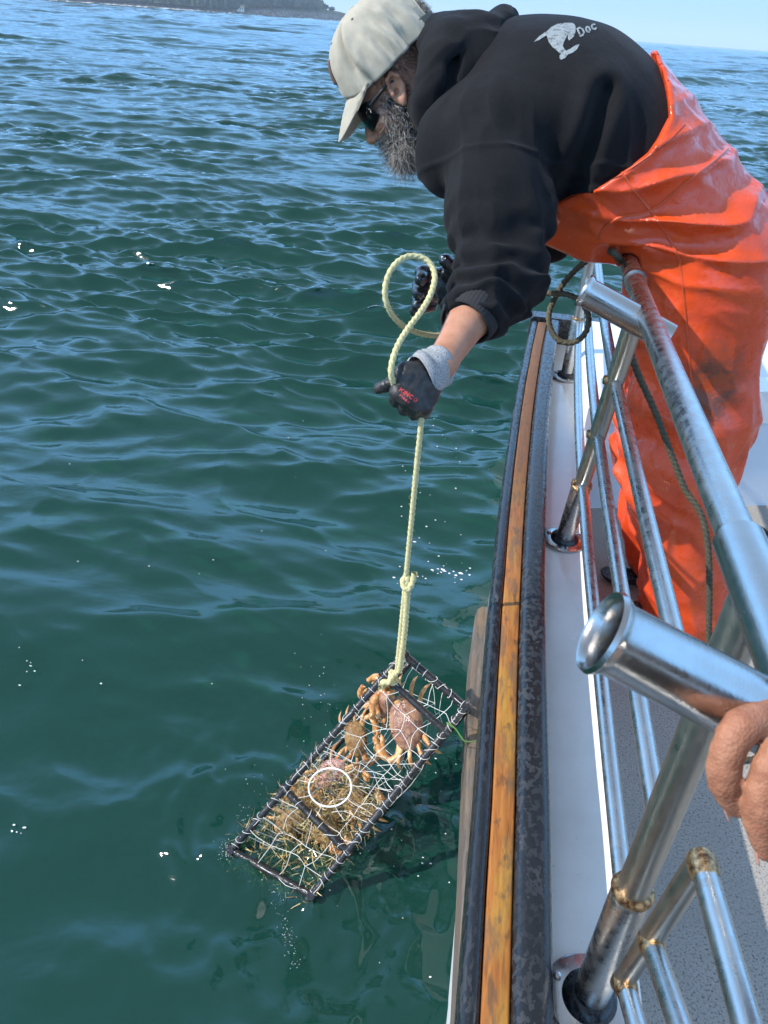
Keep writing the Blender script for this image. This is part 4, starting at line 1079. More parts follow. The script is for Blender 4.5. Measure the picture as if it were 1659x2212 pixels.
b = NB('dark_hair')
b.bsdf(Base_Color=b.ramp(b.attr('rnd'), [(0.0, (0.018, 0.014, 0.011)), (0.7, (0.07, 0.055, 0.042)), (1.0, (0.33, 0.29, 0.25))]), Roughness=0.4); MT['hair2'] = b.m
def beard_base(P):
    q = tohead(P); m = np.stack([q[:, 0], np.abs(q[:, 1]), q[:, 2]], 1)
    d = sd_ell(q, (0.066, 0, -0.102), (0.036, 0.046, 0.040))
    d = smin(d, sd_cone(m, (0.020, 0.063, -0.045), (0.055, 0.038, -0.095), 0.016, 0.022), 0.03)
    d = smin(d, sd_cone(m, (0.024, 0.068, -0.010), (0.022, 0.062, -0.05), 0.006, 0.012), 0.02)
    d = smin(d, sd_cone(m, (0.100, 0.004, -0.057), (0.078, 0.036, -0.078), 0.0075, 0.007), 0.01)
    return d-0.0035*fbm(q*110, 2)
V, Fb = isosurf(beard_base, E_ear-0.2, E_ear+0.2, 0.0035, 0.012)
beard = mesh_obj('beard', V, Fb, MT['hair2'], man, True, {'rnd': np.clip(0.25+0.25*fbm(V*150, 2), 0, 1)})
r = np.random.default_rng(21)
q = np.stack([r.uniform(0.0, 0.125, 30000), r.uniform(-0.075, 0.085, 30000), r.uniform(-0.135, 0.015, 30000)], 1)
lim = np.interp(-q[:, 2], [-0.007, 0.023, 0.041, 0.061, 0.066], [0.046, 0.062, 0.073, 0.078, 0.2])
mous = (q[:, 2] < -0.052) & (q[:, 2] > -0.074) & (q[:, 0] > 0.08) & (np.abs(q[:, 1]) < 0.034)
keep = ((q[:, 0] < lim) | mous) & (q[:, 0] > 0.014) & ~((q[:, 2] > -0.04) & (np.abs(q[:, 1]) < 0.03))
q = q[keep][:5200]
Pr, Nr = on_head(q)
qh = tohead(Pr)
inside = np.abs(beard_base(Pr)) < 0.05
low = np.clip((-qh[:, 2]-0.02)/0.09, 0, 1)
D = Nr*0.55-HU*0.55+HF*(0.15-0.25*(low < 0.3))[:, None]+r.standard_normal((len(Pr), 3))*0.42; D /= np.linalg.norm(D, axis=1)[:, None]
Ls = (0.012+0.042*low)*r.uniform(0.6, 1.25, len(Pr))
# longer hairs start from the mass of the beard
Pb = Pr+Nr*(np.clip(-beard_base(Pr), 0, 0.02)*0.8)[:, None]
strands('beard_hair', Pb, D, Ls, np.full(len(Pr), 0.00042), MT['hair'], beard, 1.0, 8, 5)
# curls lying over the outside of the mass
idx = r.integers(0, len(V), 2600); Vb = V[idx]; e = 0.002
g = np.stack([(beard_base(Vb+np.eye(3)[i]*e)-beard_base(Vb-np.eye(3)[i]*e)) for i in range(3)], 1); g /= np.linalg.norm(g, axis=1)[:, None]+1e-9
sel = tohead(Vb)[:, 2] < 0.0
D = g*0.35-HU*0.5+r.standard_normal(Vb.shape)*0.6; D /= np.linalg.norm(D, axis=1)[:, None]
strands('beard_hair', Vb[sel]-g[sel]*0.002, D[sel], r.uniform(0.014, 0.036, len(Vb))[sel], np.full(sel.sum(), 0.00062), MT['hair'], beard, 1.7, 9, 6)
# short hair at the sides and back below the cap, and showing through the cap's opening
q = np.stack([r.uniform(-0.13, 0.03, 9000), r.uniform(-0.09, 0.09, 9000), r.uniform(-0.05, 0.09, 9000)], 1)
keep = (q[:, 2] > -0.045-q[:, 0]*0.0) & ~((np.hypot(q[:, 0]+0.002, q[:, 2]+0.003) < 0.036)) & ((q[:, 0] < -0.02) | (q[:, 2] > 0.018))
Pr, Nr = on_head(q[keep][:4200])
D = Nr*0.5-HU*0.5-HF*0.25+r.standard_normal(Pr.shape)*0.25; D /= np.linalg.norm(D, axis=1)[:, None]
hair = strands('hair', Pr-Nr*0.001, D, r.uniform(0.007, 0.016, len(Pr)), np.full(len(Pr), 0.0005), MT['hair2'], man, 0.6, 4, 8)
# tuft pushing out through the opening at the back of the cap
n_ = 1500; az = math.pi+r.normal(0, 0.20, n_); ph = 0.13+np.abs(r.normal(0.12, 0.11, n_))
a_, l_, u_ = cap_pt(az, np.clip(ph, 0.05, 0.46), -0.014); Pt = E_ear+np.stack([a_, l_, u_], -1)@HR.T
D = -HF*0.8+HU*0.25+r.standard_normal((n_, 3))*0.45; D /= np.linalg.norm(D, axis=1)[:, None]
strands('hair', Pt, D, r.uniform(0.014, 0.026, n_), np.full(n_, 0.0005), MT['hair'], man, 0.8, 5, 9)
# ------------------------------------------------------------------ gloves
b = NB('black_rubber_palm_glove'); c = b.coord()
b.bsdf(Base_Color=b.ramp(b.noise(c, 90, 5, 0.65), [(0.35, (0.010, 0.010, 0.011)), (0.7, (0.030, 0.029, 0.028))]), Roughness=b.ramp(b.noise(c, 60, 4), [(0.4, 0.34), (0.7, 0.62)]),
       Normal=b.bump(b.noise(c, 420, 3, 0.7), 0.45, 0.0015)); MT['glove'] = b.m
b = NB('wet_black_glove'); c = b.coord()
b.bsdf(Base_Color=(0.007, 0.007, 0.008), Roughness=0.14, Coat_Weight=0.7, Coat_Roughness=0.05, Normal=b.bump(b.math('ADD', b.noise(c, 200, 3), b.math('MULTIPLY', b.noise(c, 55, 3), 2.0)), 0.6, 0.003)); MT['glove_wet'] = b.m
b = NB('grey_marl_knit'); c = b.coord()
kn = b.noise(b.coord(scale=(1, 1, 1)), 620, 3, 0.8)
b.bsdf(Base_Color=b.ramp(kn, [(0.38, (0.09, 0.095, 0.10)), (0.50, (0.30, 0.31, 0.32)), (0.66, (0.58, 0.58, 0.57))]), Roughness=0.95, Sheen_Weight=0.2, Normal=b.bump(kn, 0.6, 0.002)); MT['marl'] = b.m
KL = [PY(862, 846, 1.243), PY(880, 862, 1.236), PY(900, 875, 1.240), PY(919, 880, 1.252)]
BL_ = [PY(922, 793, 1.296), PY(930, 803, 1.292), PY(938, 815, 1.294), PY(943, 826, 1.302)]
ML = [PY(857, 864, 1.276), PY(876, 882, 1.276), PY(897, 893, 1.280), PY(916, 893, 1.286)]
DL = [PY(868, 856, 1.302), PY(886, 872, 1.304), PY(903, 882, 1.306), PY(918, 884, 1.306)]
TL_ = [PY(884, 846, 1.298), PY(896, 858, 1.298), PY(908, 868, 1.299), PY(920, 872, 1.299)]
def glove_l(P):
    d = sd_ell(P, PY(900, 832, 1.272), (0.036, 0.020, 0.036))
    for i in range(4):
        m = sd_cone(P, BL_[i], KL[i], 0.0165, 0.0150-0.0008*i); d = smin(d, m, 0.012)
    fr = [0.0128, 0.0128, 0.0122, 0.0108]
    f = None
    for i in range(4):
        e = sd_chain(P, [KL[i], ML[i], DL[i], TL_[i]], [fr[i]+0.0012, fr[i], fr[i]-0.0012, fr[i]-0.002], 0.004)
        f = e if f is None else smin(f, e, 0.002)
    d = smin(d, f, 0.006)
    th = sd_chain(P, [PY(908, 803, 1.276), PY(876, 808, 1.266), PY(856, 824, 1.278)], [0.019, 0.0185, 0.013], 0.012)
    d = smin(d, th, 0.012)
    tip = sd_chain(P, [PY(856, 824, 1.280), PY(838, 832, 1.284), PY(819, 839, 1.286)], [0.0128, 0.0112, 0.0104], 0.004)
    # wrinkles of slack rubber at the thumb joint
    al = (P-PY(856, 824, 1.28))@_n(PY(819, 839, 1.286)-PY(856, 824, 1.28))
    tip = tip-0.0011*np.sin(al*560)*((al > 0.002) & (al < 0.024))
    d = smin(d, tip, 0.005)
    # channel the rope runs through
    return d-0.0016*fbm(P*75, 2)
gl_l = sdf_obj('glove', glove_l, PY(880, 840, 1.27)-0.10, PY(880, 840, 1.27)+0.11, 0.0026, MT['glove'], man, 0.01)
c0 = PY(950, 789, 1.326); c1 = PY(906, 818, 1.282); ax = _n(c1-c0); Lc = np.linalg.norm(c1-c0)
nn = 72; u_ = np.cross(ax, (0.0, 1.0, 0.2)); u_ /= np.linalg.norm(u_); v_ = np.cross(ax, u_); V = []; F = []
prof = [(-0.002, 0.0335), (-0.006, 0.0365), (0.000, 0.0390), (0.010, 0.0382), (0.016, 0.0368), (0.022, 0.0385), (0.029, 0.0402), (0.034, 0.0388), (0.039, 0.0392), (0.047, 0.0412), (Lc-0.008, 0.0420), (Lc, 0.0412), (Lc+0.001, 0.0385)]
prof = [(s*min(1.0, Lc/0.075) if s < 0.05 else s, q) for s, q in prof]
for s, rr in prof:
    for k in range(nn):
        t = 2*math.pi*k/nn; w_ = 1.06*rr*(1+0.03*math.sin(3*t+s*90)+0.006*math.sin(36*t))
        V.append(c0+ax*(s+0.0035*math.sin(t*2+1+s*40))+u_*w_*math.cos(t)*1.03+v_*w_*math.sin(t)*0.86)
for i in range(len(prof)-1):
    for k in range(nn): F.append((i*nn+k, i*nn+(k+1) % nn, (i+1)*nn+(k+1) % nn, (i+1)*nn+k))
mesh_obj('cuff', V, F, MT['marl'], gl_l)
mb = MB(); tube(mb, [c0+ax*(-0.005+0.0035*math.sin(t*2+1))+u_*0.0345*math.cos(t)*1.03+v_*0.0345*math.sin(t)*0.86 for t in np.linspace(0, 2*math.pi, 49)], 0.0022, 8, False)
mb.build('cuff_binding', simple('brown_binding', (0.14, 0.075, 0.04), 0.8), gl_l)
# right glove, wet, half closed
def glove_r(P):
    d = sd_ell(P, PY(966, 618, 2.02), (0.046, 0.024, 0.056))
    d = smin(d, sd_cone(P, PY(990, 622, 2.06), PY(1030, 616, 2.10), 0.038, 0.040), 0.02)
    tips = [((940, 592), (914, 588), (910, 604), 0.0185), ((936, 616), (908, 618), (904, 634), 0.0180), ((934, 640), (906, 646), (902, 660), 0.0165), ((934, 662), (908, 668), (894, 674), 0.0135)]
    for i, (k_, m_, t_, r_) in enumerate(tips):
        e = sd_chain(P, [PY(*k_, 2.01), PY(*m_, 1.985), PY(*t_, 1.955)], [r_+0.001, r_, r_-0.002], 0.006)
        d = smin(d, e, 0.006)
    th = sd_chain(P, [PY(975, 592, 2.0), PY(978, 576, 1.985), PY(963, 562, 1.975)], [0.022, 0.018, 0.0165], 0.008)
    d = smin(d, th, 0.008)
    return d-0.002*fbm(P*60, 2)
gl_r = sdf_obj('glove', glove_r, PY(960, 620, 2.02)-0.14, PY(960, 620, 2.02)+0.15, 0.0036, MT['glove_wet'], man, 0.012)
# ------------------------------------------------------------------ rope
H = PY(912, 893, 1.272)
ZK = CAMH-1.232                                   # where it is bent on to the pot
def laid_rope(name, ctrl, r, mat, pitch=0.038, step=0.0030, parent=None, fuzz=0):
    pts = bez(ctrl, 60*len(ctrl)); d = np.concatenate([[0], np.cumsum(np.linalg.norm(np.diff(pts, axis=0), axis=1))])
    s = np.arange(0, d[-1], step); c = np.stack([np.interp(s, d, pts[:, i]) for i in range(3)], 1)
    T, N, B = frames(c); seg = 18; th = np.linspace(0, 2*math.pi, seg, endpoint=False)
    ph = th[None, :]+(s/pitch*2*math.pi)[:, None]
    w_ = np.clip((c[:, 0]-0.02)/0.10, 0, 1)[:, None]
    rr = r*(1+0.30*w_)*(0.66+0.46*np.abs(np.cos(1.5*ph)))
    rr = rr*(1+0.06*vnoise(np.stack([np.broadcast_to(s[:, None]*260, ph.shape), np.cos(th)[None]*3+0*ph, np.sin(th)[None]*3+0*ph], -1)))
    V = c[:, None, :]+rr[..., None]*(np.cos(th)[None, :, None]*N[:, None, :]+np.sin(th)[None, :, None]*B[:, None, :])
    n = len(s); i = np.arange(n-1)[:, None]*seg; j = np.arange(seg)[None, :]; j2 = (j+1) % seg
    F = np.stack([i+j, i+j2, i+seg+j2, i+seg+j], -1).reshape(-1, 4)
    V = V.reshape(-1, 3)
    o = mesh_obj(name, V, F, mat, parent)
    if fuzz:
        k = rng.integers(0, len(V), fuzz); Pf = V[k]; D = (Pf-np.repeat(c, seg, 0)[k]); D /= np.linalg.norm(D, axis=1)[:, None]; D = D*0.8+rng.standard_normal(D.shape)*0.5
        D /= np.linalg.norm(D, axis=1)[:, None]
        strands('loose_fibres', Pf, D, rng.uniform(0.002, 0.0065, fuzz), np.full(fuzz, 0.00028), mat, o, 1.0, 3, 77)
    return o
b = NB('manila_rope'); c = b.coord()
tcx = b.n('SeparateXYZ'); b.l(c, tcx.inputs[0])
inb = b.ramp(tcx.outputs[0], [(0.02, 0.0), (0.14, 1.0)])          # the wet, dirty part nearest the boat
fib = b.ramp(b.noise(c, 330, 4, 0.7), [(0.3, (0.30, 0.26, 0.11)), (0.5, (0.54, 0.49, 0.25)), (0.75, (0.68, 0.63, 0.38))])
dk = b.ramp(b.noise(c, 240, 4, 0.7), [(0.3, (0.022, 0.020, 0.013)), (0.7, (0.105, 0.090, 0.050))])
b.bsdf(Base_Color=b.mix(inb, fib, dk), Roughness=0.85, Normal=b.bump(b.noise(c, 500, 3), 0.6, 0.001)); MT['rope'] = b.m
path = [np.array((H[0], H[1], ZK+0.05)), H*0.75+np.array((H[0], H[1], ZK))*0.25, H*0.25+np.array((H[0], H[1], ZK))*0.75][0:1]
path = [np.array((H[0], H[1], z)) for z in np.linspace(ZK-0.004, H[2]-0.01, 8)]
for x, y, Y in [(906, 878, 1.280), (890, 858, 1.272), (868, 843, 1.258), (853, 831, 1.246), (846, 812, 1.240), (846, 792, 1.243), (852, 766, 1.26), (865, 736, 1.29), (886, 704, 1.33), (906, 678, 1.36), (926, 646, 1.40),
    (938, 612, 1.43), (938, 586, 1.45), (925, 564, 1.46), (903, 554, 1.46), (878, 555, 1.45), (855, 570, 1.43), (838, 598, 1.42), (832, 632, 1.41), (839, 663, 1.41), (856, 690, 1.43), (882, 710, 1.47), (917, 722, 1.52), (952, 724, 1.60),
    (1005, 712, 1.74), (1060, 682, 1.85), (1110, 652, 1.90), (1150, 639, 1.93), (1190, 634, 1.93), (1228, 637, 1.92), (1258, 655, 1.90), (1272, 688, 1.87), (1263, 722, 1.86), (1238, 740, 1.87), (1208, 735, 1.88), (1189, 708, 1.90), (1187, 674, 1.92),
    (1201, 640, 1.95), (1226, 602, 1.97), (1262, 568, 1.96), (1300, 545, 1.92)]:
    path.append(PY(x, y, Y))
path += [PX(1326, 546, XR-0.035)+np.array((0, 0, 0.0)), np.array((XR+0.012, 1.78, CAMH+ZT-0.028)), np.array((XR+0.030, 1.66, CAMH+ZT-0.07)), PY(1350, 700, 1.60), PY(1372, 790, 1.60), PY(1420, 900, 1.585), PY(1475, 1046, 1.55), PY(1530, 1180, 1.50)]
path += [np.array((0.66, 1.42, ZD+0.05)), np.array((0.74, 1.38, ZD+0.008)), np.array((1.00, 1.55, ZD+0.008)), np.array((1.25, 1.95, ZD+0.008)), PZ(1665, 1158, ZD+0.008), PZ(1635, 1146, ZD+0.008), PZ(1600, 1148, ZD+0.008)]
rope = laid_rope('rope', path, 0.0053, MT['rope'], fuzz=2600)
tag(rope, 'pale fraying rope looped through the gloved hands and tied to the crab pot', 'rope')
# ------------------------------------------------------------------ crab pot
TL = PZ(872, 1414, CAMH-1.215); BL = PZ(500, 1836, CAMH-1.662); BR = PZ(673, 1934, CAMH-1.655); TR = PZ(1006, 1527, CAMH-1.265)
un = _n((BL+BR)/2-(TL+TR)/2); vn = _n((TR+BR)/2-(TL+BL)/2); nn_ = _n(np.cross(un, vn))
if nn_[2] < 0: nn_ = -nn_
DEP = 0.20
vd_ = _n(TL+BR-2*UP); dd_ = _n(-nn_*0.42+vd_*0.58)
def fp(s, t, d=0.0):
    """s: 0 top end .. 1 bottom end, t: 0 left .. 1 right, d: metres in below the front"""
    return TL*(1-s)*(1-t)+BL*s*(1-t)+TR*(1-s)*t+BR*s*t+dd_*d
pot = empty('crab_pot', fp(0.5, 0.5, DEP/2), 'black framed crab pot with white netting half out of the water on the rope', 'crab pot')
b = NB('rubber_wrapped_bar'); c = b.coord()
b.bsdf(Base_Color=b.ramp(b.noise(c, 120, 5, 0.65), [(0.35, (0.010, 0.010, 0.011)), (0.70, (0.035, 0.032, 0.030))]), Roughness=b.ramp(b.noise(c, 40, 3), [(0.4, 0.16), (0.7, 0.5)]), Normal=b.bump(b.noise(c, 150, 4, 0.6), 0.5, 0.003)); MT['bar'] = b.m
b = NB('white_twine'); c = b.coord()
b.bsdf(Base_Color=b.ramp(b.noise(c, 300, 3), [(0.35, (0.62, 0.61, 0.56)), (0.7, (0.80, 0.79, 0.74))]), Roughness=0.6); MT['twine'] = b.m
# parameters of the two inner cross bars, read off the photograph
def near_t(px, py, t):
    ss = np.linspace(0, 1, 400); q = np.array([prj(fp(s, t))[:2] for s in ss]); return ss[np.argmin(np.hypot(q[:, 0]-px, q[:, 1]-py))]
sA0, sA1 = near_t(848, 1474, 0), near_t(952, 1570, 1); sB0, sB1 = near_t(612, 1703, 0), near_t(742, 1832, 1)
def bar(a, b_, r=0.0086, ext=0.012):
    d = _n(b_-a); pts = np.array([a-d*ext+(b_-a+2*ext*d)*k for k in np.linspace(0, 1, 26)])
    rr = r*(1+0.07*np.array([vnoise(np.array([[k*23.1+a[0]*90, a[1]*70, 0.5]]))[0] for k in np.linspace(0, 1, 26)]))
    mb = MB(); tube(mb, pts, rr, 14); return mb.build('frame_bar', MT['bar'], pot, True, 50)
for e in [(fp(0, 0), fp(1, 0)), (fp(0, 1), fp(1, 1)), (fp(0, 0), fp(0, 1)), (fp(1, 0), fp(1, 1)), (fp(sA0, 0), fp(sA1, 1)), (fp(sB0, 0), fp(sB1, 1)),
          (fp(0, 0, DEP), fp(1, 0, DEP)), (fp(0, 1, DEP), fp(1, 1, DEP)), (fp(0, 0, DEP), fp(0, 1, DEP)), (fp(1, 0, DEP), fp(1, 1, DEP)),
          (fp(0, 0), fp(0, 0, DEP)), (fp(0, 1), fp(0, 1, DEP)), (fp(1, 0), fp(1, 0, DEP)), (fp(1, 1), fp(1, 1, DEP))]:
    bar(*e)
# netting: diamond-ish knotted meshes, slack and pulled out of true
r = np.random.default_rng(31)
mb = MB()
def twine(a, b_, sag=0.004, rad=0.0007, n=5):
    m = (a+b_)/2+r.standard_normal(3)*sag; tube(mb, bez([a, m, b_], n), rad, 5, False)
def knot(p): 
    tube(mb, [p+np.array((0, 0, -0.002)), p, p+np.array((0, 0, 0.002))], [0.0010, 0.0018, 0.0010], 5)
rc = np.array(prj(PZ(715, 1701, CAMH-1.5)))
ringc = min(((s, t) for s in np.linspace(0, 1, 120) for t in np.linspace(0, 1, 60)), key=lambda q: np.hypot(*(np.array(prj(fp(*q))[:2])-np.array((714, 1701)))))
RC = fp(*ringc, -0.004); RR = 0.0475
def ring_xy(s, t): return np.linalg.norm(fp(s, t)-fp(*ringc))
def net(f, ns, nt_, jit, skip=None, kn=True):
    P = {}
    for i in range(ns+1):
        for j in range(nt_+1):
            s = i/ns; t = j/nt_
            if 0 < i < ns: s += r.normal(0, jit/ns)
            if 0 < j < nt_: t += r.normal(0, jit/nt_)
            if i % 2 and 0 < j < nt_: t += 0.30/nt_
            P[i, j] = f(s, t)+(0 if (j in (0, nt_) or i in (0, ns)) else 1)*r.standard_normal(3)*0.004
    for i in range(ns+1):
        for j in range(nt_+1):
            if skip and skip(P[i, j]): continue
            for di, dj in ((1, 0), (0, 1)):
                k = (i+di, j+dj)
                if k in P and not (skip and skip(P[k])): twine(P[i, j], P[k])
            if kn and 0 < j < nt_: knot(P[i, j])
    return P
inring = lambda p: np.linalg.norm(p-fp(*ringc)) < RR*1.05
net(lambda s, t: fp(s, t, -0.006+0.02*math.sin(math.pi*t)*math.sin(math.pi*s)), 11, 4, 0.16, inring)
net(lambda s, t: fp(s, t, DEP-0.01), 8, 3, 0.2, None, False)
net(lambda s, t: fp(0.12+0.5*s, t, 0.09+0.04*math.sin(6*s)), 7, 4, 0.25, None, False)
net(lambda s, t: fp(0, s, DEP*t), 5, 5, 0.2, None)
net(lambda s, t: fp(s, 0.0, DEP*t), 9, 2, 0.15, None, False)
net(lambda s, t: fp(s, 1.0, DEP*t), 9, 2, 0.15, None, False)
# funnel: strings gathered from the sides to a point inside, seen as crossing lines
for k in range(11):
    a = fp(0.30+0.05*k*r.uniform(0.7, 1.2), 0.0 if k % 2 else 1.0, 0.01); b_ = fp(0.42+0.03*k, 0.5+r.normal(0, 0.12), 0.07+0.05*r.random()); twine(a, b_, 0.001, 0.0007)
for k in range(9):
    t = 2*math.pi*k/9+0.2; a = RC+RR*(math.cos(t)*un+math.sin(t)*vn); b_ = fp(ringc[0]+r.normal(0, 0.05), ringc[1]+r.normal(0, 0.1), 0.12); twine(a, b_, 0.001, 0.0007)
    q = fp(ringc[0]+0.13*math.cos(t), np.clip(ringc[1]+0.48*math.sin(t), 0, 1), -0.004); twine(a, q, 0.003)
for k in range(8):
    twine(fp(sB0+0.02+0.25*k/8, 0.02, 0.01), fp(sB0+0.10+0.16*k/8, 0.55+0.3*r.random(), 0.10), 0.002, 0.0010)
netting = mb.build('netting', MT['twine'], pot, True, None)
mb = MB()
for (a, b_, n_) in ((fp(0, 0), fp(1, 0), 24), (fp(0, 1), fp(1, 1), 24), (fp(0, 0), fp(0, 1), 7), (fp(sB0, 0), fp(sB1, 1), 6)):
    d = _n(b_-a); x1 = np.cross(d, (0, 0, 1.0)); x1 /= np.linalg.norm(x1); x2 = np.cross(d, x1)
    for k in range(n_):
        c_ = a+(b_-a)*((k+0.5+r.uniform(-0.25, 0.25))/n_); tl = r.normal(0.0, 0.006)
        tube(mb, [c_+0.0097*(math.cos(t)*x1+math.sin(t)*x2)+d*tl*math.sin(t+k) for t in np.linspace(0, 2*math.pi, 13)], 0.0007, 5, False)
lash = mb.build('lashing', MT['twine'], pot, True, None)
mb = MB(); tube(mb, [RC+RR*(math.cos(t)*un+math.sin(t)*vn) for t in np.linspace(0, 2*math.pi, 65)], 0.0021, 10, False); mb.build('escape_ring', simple('white_plastic_ring', (0.78, 0.78, 0.75), 0.35, var=0.04), pot)
# hitch where the rope is made fast on the bar
kp = fp(sA0, 0.06, -0.004)
hp_ = [np.array((H[0], H[1], ZK+0.0)), kp+nn_*0.016+vn*0.01, kp+vn*0.02-nn_*0.014, kp-un*0.010-nn_*0.012, kp-un*0.018+nn_*0.014, kp+vn*0.012+nn_*0.020, kp+un*0.012+nn_*0.014, kp+un*0.014-nn_*0.010, kp+un*0.030+nn_*0.006]
laid_rope('knot', hp_, 0.0072, MT['rope'], parent=rope)
sp0 = np.array((H[0]+0.006, H[1]-0.004, ZK+0.005)); sp1 = np.array((H[0]+0.005, H[1]-0.004, ZK+0.255))
laid_rope('splice', [sp0, (sp0+sp1)/2+np.array((0.003, 0, 0)), sp1, sp1+np.array((-0.006, 0.006, 0.012)), sp1+np.array((-0.010, -0.002, 0.0)), sp1+np.array((0.002, -0.010, -0.008)), sp1+np.array((0.010, 0.0, 0.010)), sp1+np.array((0.012, 0.002, 0.03))], 0.0066, MT['rope'], parent=rope)

# ------------------------------------------------------------------ crabs
b = NB('crab_shell'); c = b.coord()
v = b.noise(c, 38, 5, 0.65)
col = b.ramp(v, [(0.30, (0.16, 0.070, 0.050)), (0.50, (0.30, 0.150, 0.095)), (0.68, (0.42, 0.25, 0.14))])
b.bsdf(Base_Color=col, Roughness=b.ramp(b.noise(c, 30, 3), [(0.4, 0.18), (0.7, 0.5)]), Normal=b.bump(b.math('ADD', b.noise(c, 140, 4), b.voro(c, 260)), 0.5, 0.002)); MT['shell'] = b.m
b = NB('crab_limb'); c = b.coord()
b.bsdf(Base_Color=b.ramp(b.noise(c, 45, 4, 0.6), [(0.3, (0.34, 0.12, 0.040)), (0.52, (0.54, 0.26, 0.085)), (0.72, (0.68, 0.50, 0.28))]), Roughness=0.32, Normal=b.bump(b.noise(c, 160, 4), 0.4, 0.002)); MT['limb'] = b.m
b = NB('barnacled_crab_shell'); c = b.coord()
b.bsdf(Base_Color=b.ramp(b.noise(c, 60, 6, 0.7), [(0.3, (0.12, 0.06, 0.028)), (0.5, (0.32, 0.17, 0.06)), (0.7, (0.50, 0.36, 0.14))]), Roughness=0.5, Normal=b.bump(b.noise(c, 200, 5, 0.7), 0.9, 0.005)); MT['shell_b'] = b.m
b = NB('pink_crab_shell'); c = b.coord()
b.bsdf(Base_Color=b.ramp(b.noise(c, 50, 5, 0.7), [(0.3, (0.42, 0.13, 0.10)), (0.55, (0.56, 0.32, 0.27)), (0.75, (0.66, 0.54, 0.48))]), Roughness=0.35, Normal=b.bump(b.noise(c, 150, 4, 0.7), 0.6, 0.003)); MT['shell_p'] = b.m
def carapace(P):
    x, y, z = P[:, 0], P[:, 1], P[:, 2]                  # x across, y forward, z up; width 0.15
    fr = np.where(y > 0.0, 1.0, 0.86+0.14*np.clip(1+y/0.05, 0, 1))
    q = np.stack([x/fr, y, z], 1)
    d = sd_ell(q, (0, 0, 0.004), (0.076, 0.047, 0.022))
    d = smin(d, sd_ell(q, (0, 0.012, 0.012), (0.045, 0.030, 0.020)), 0.012)
    d = smin(d, sd_ell(q, (0, -0.020, 0.013), (0.028, 0.018, 0.015)), 0.010)
    d = smin(d, sd_ell(np.stack([np.abs(x), y, z], 1), (0.040, -0.002, 0.012), (0.022, 0.020, 0.013)), 0.010)
    rimy = np.hypot(x/0.076, y/0.047)
    th = np.arctan2(y/0.047, x/0.076)
    saw = np.abs(((th/(2*math.pi)*44) % 1)-0.5)*2
    d = d-0.0030*saw*np.clip((rimy-0.82)/0.15, 0, 1)*(y > -0.005)
    d = smax(d, -sd_ell(np.stack([np.abs(x), y, z], 1), (0.011, 0.049, 0.010), (0.006, 0.007, 0.006)), 0.003)
    d = smax(d, -(z+0.012), 0.006)
    return d-0.0007*fbm(P*160, 2)
cV, cF = isosurf(carapace, (-0.09, -0.06, -0.025), (0.09, 0.065, 0.045), 0.0028, 0.01)
def claw_fn(P):
    m = P*np.array((1.0, 1, 1))
    d = sd_chain(m, [(0.058, 0.030, -0.002), (0.086, 0.038, 0.0), (0.094, 0.060, 0.0)], [0.009, 0.011, 0.010], 0.005)
    d = smin(d, sd_ell(m, (0.072, 0.083, 0.0), (0.026, 0.012, 0.016), axes((-0.75, 0.55, 0), (0.5, 0.8, 0))), 0.006)
    d = smin(d, sd_chain(m, [(0.052, 0.092, 0.004), (0.030, 0.096, 0.006), (0.016, 0.086, 0.004)], [0.009, 0.0065, 0.002], 0.006), 0.005)
    d = smin(d, sd_chain(m, [(0.056, 0.080, -0.002), (0.034, 0.078, -0.002), (0.019, 0.079, 0.0)], [0.008, 0.0055, 0.0018], 0.006), 0.005)
    return d-0.0006*fbm(P*200, 2)
kV, kF = isosurf(claw_fn, (0.0, 0.01, -0.03), (0.12, 0.115, 0.03), 0.0028, 0.01)
def leg_mesh(k):
    a0 = (0.045-0.004*k, 0.018-0.018*k, -0.004); sp_ = [0.35, 0.05, -0.25, -0.55][k]
    L = [0.088, 0.096, 0.090, 0.076][k]
    d = np.array((math.cos(sp_), math.sin(sp_), 0)); up = np.array((0, 0, 1.0))
    pts = [np.array(a0), np.array(a0)+d*L*0.28+up*0.008, np.array(a0)+d*L*0.55+up*0.016, np.array(a0)+d*L*0.80+up*0.0, np.array(a0)+d*L*0.98-up*0.040]
    mb = MB(); tube(mb, bez(pts, 18), np.interp(np.linspace(0, 1, 18), [0, 0.25, 0.30, 0.55, 0.60, 0.8, 1.0], [0.0070, 0.0078, 0.0058, 0.0066, 0.0050, 0.0040, 0.0007]), 10, True, 0, 0.62)
    return mb
crab_parts = {}
def mesh_data(name, V, F, mat):
    o = mesh_obj(name, V, F, mat); m_ = o.data; bpy.data.objects.remove(o); return m_
crab_parts['carapace'] = mesh_data('carapace', cV, cF, MT['shell'])
crab_parts['claw'] = [mesh_data('claw', kV, kF, MT['limb']), mesh_data('claw', kV*np.array((-1, 1, 1)), kF[:, ::-1].copy(), MT['limb'])]
crab_parts['leg'] = []
for k in range(4):
    for sg in (1, -1):
        m_ = leg_mesh(k); Vv = np.array(m_.V)*np.array((sg, 1, 1)); crab_parts['leg'].append(mesh_data('leg', Vv, [f if sg > 0 else f[::-1] for f in m_.F], MT['limb']))
mb = MB()
crab_parts['eye'] = []
for sg in (1, -1):
    mb = MB(); tube(mb, [(sg*0.011, 0.043, 0.008), (sg*0.012, 0.049, 0.012), (sg*0.012, 0.051, 0.014)], [0.0022, 0.0026, 0.0014], 8); crab_parts['eye'].append(mesh_data('eye', mb.V, mb.F, MT['frame']))
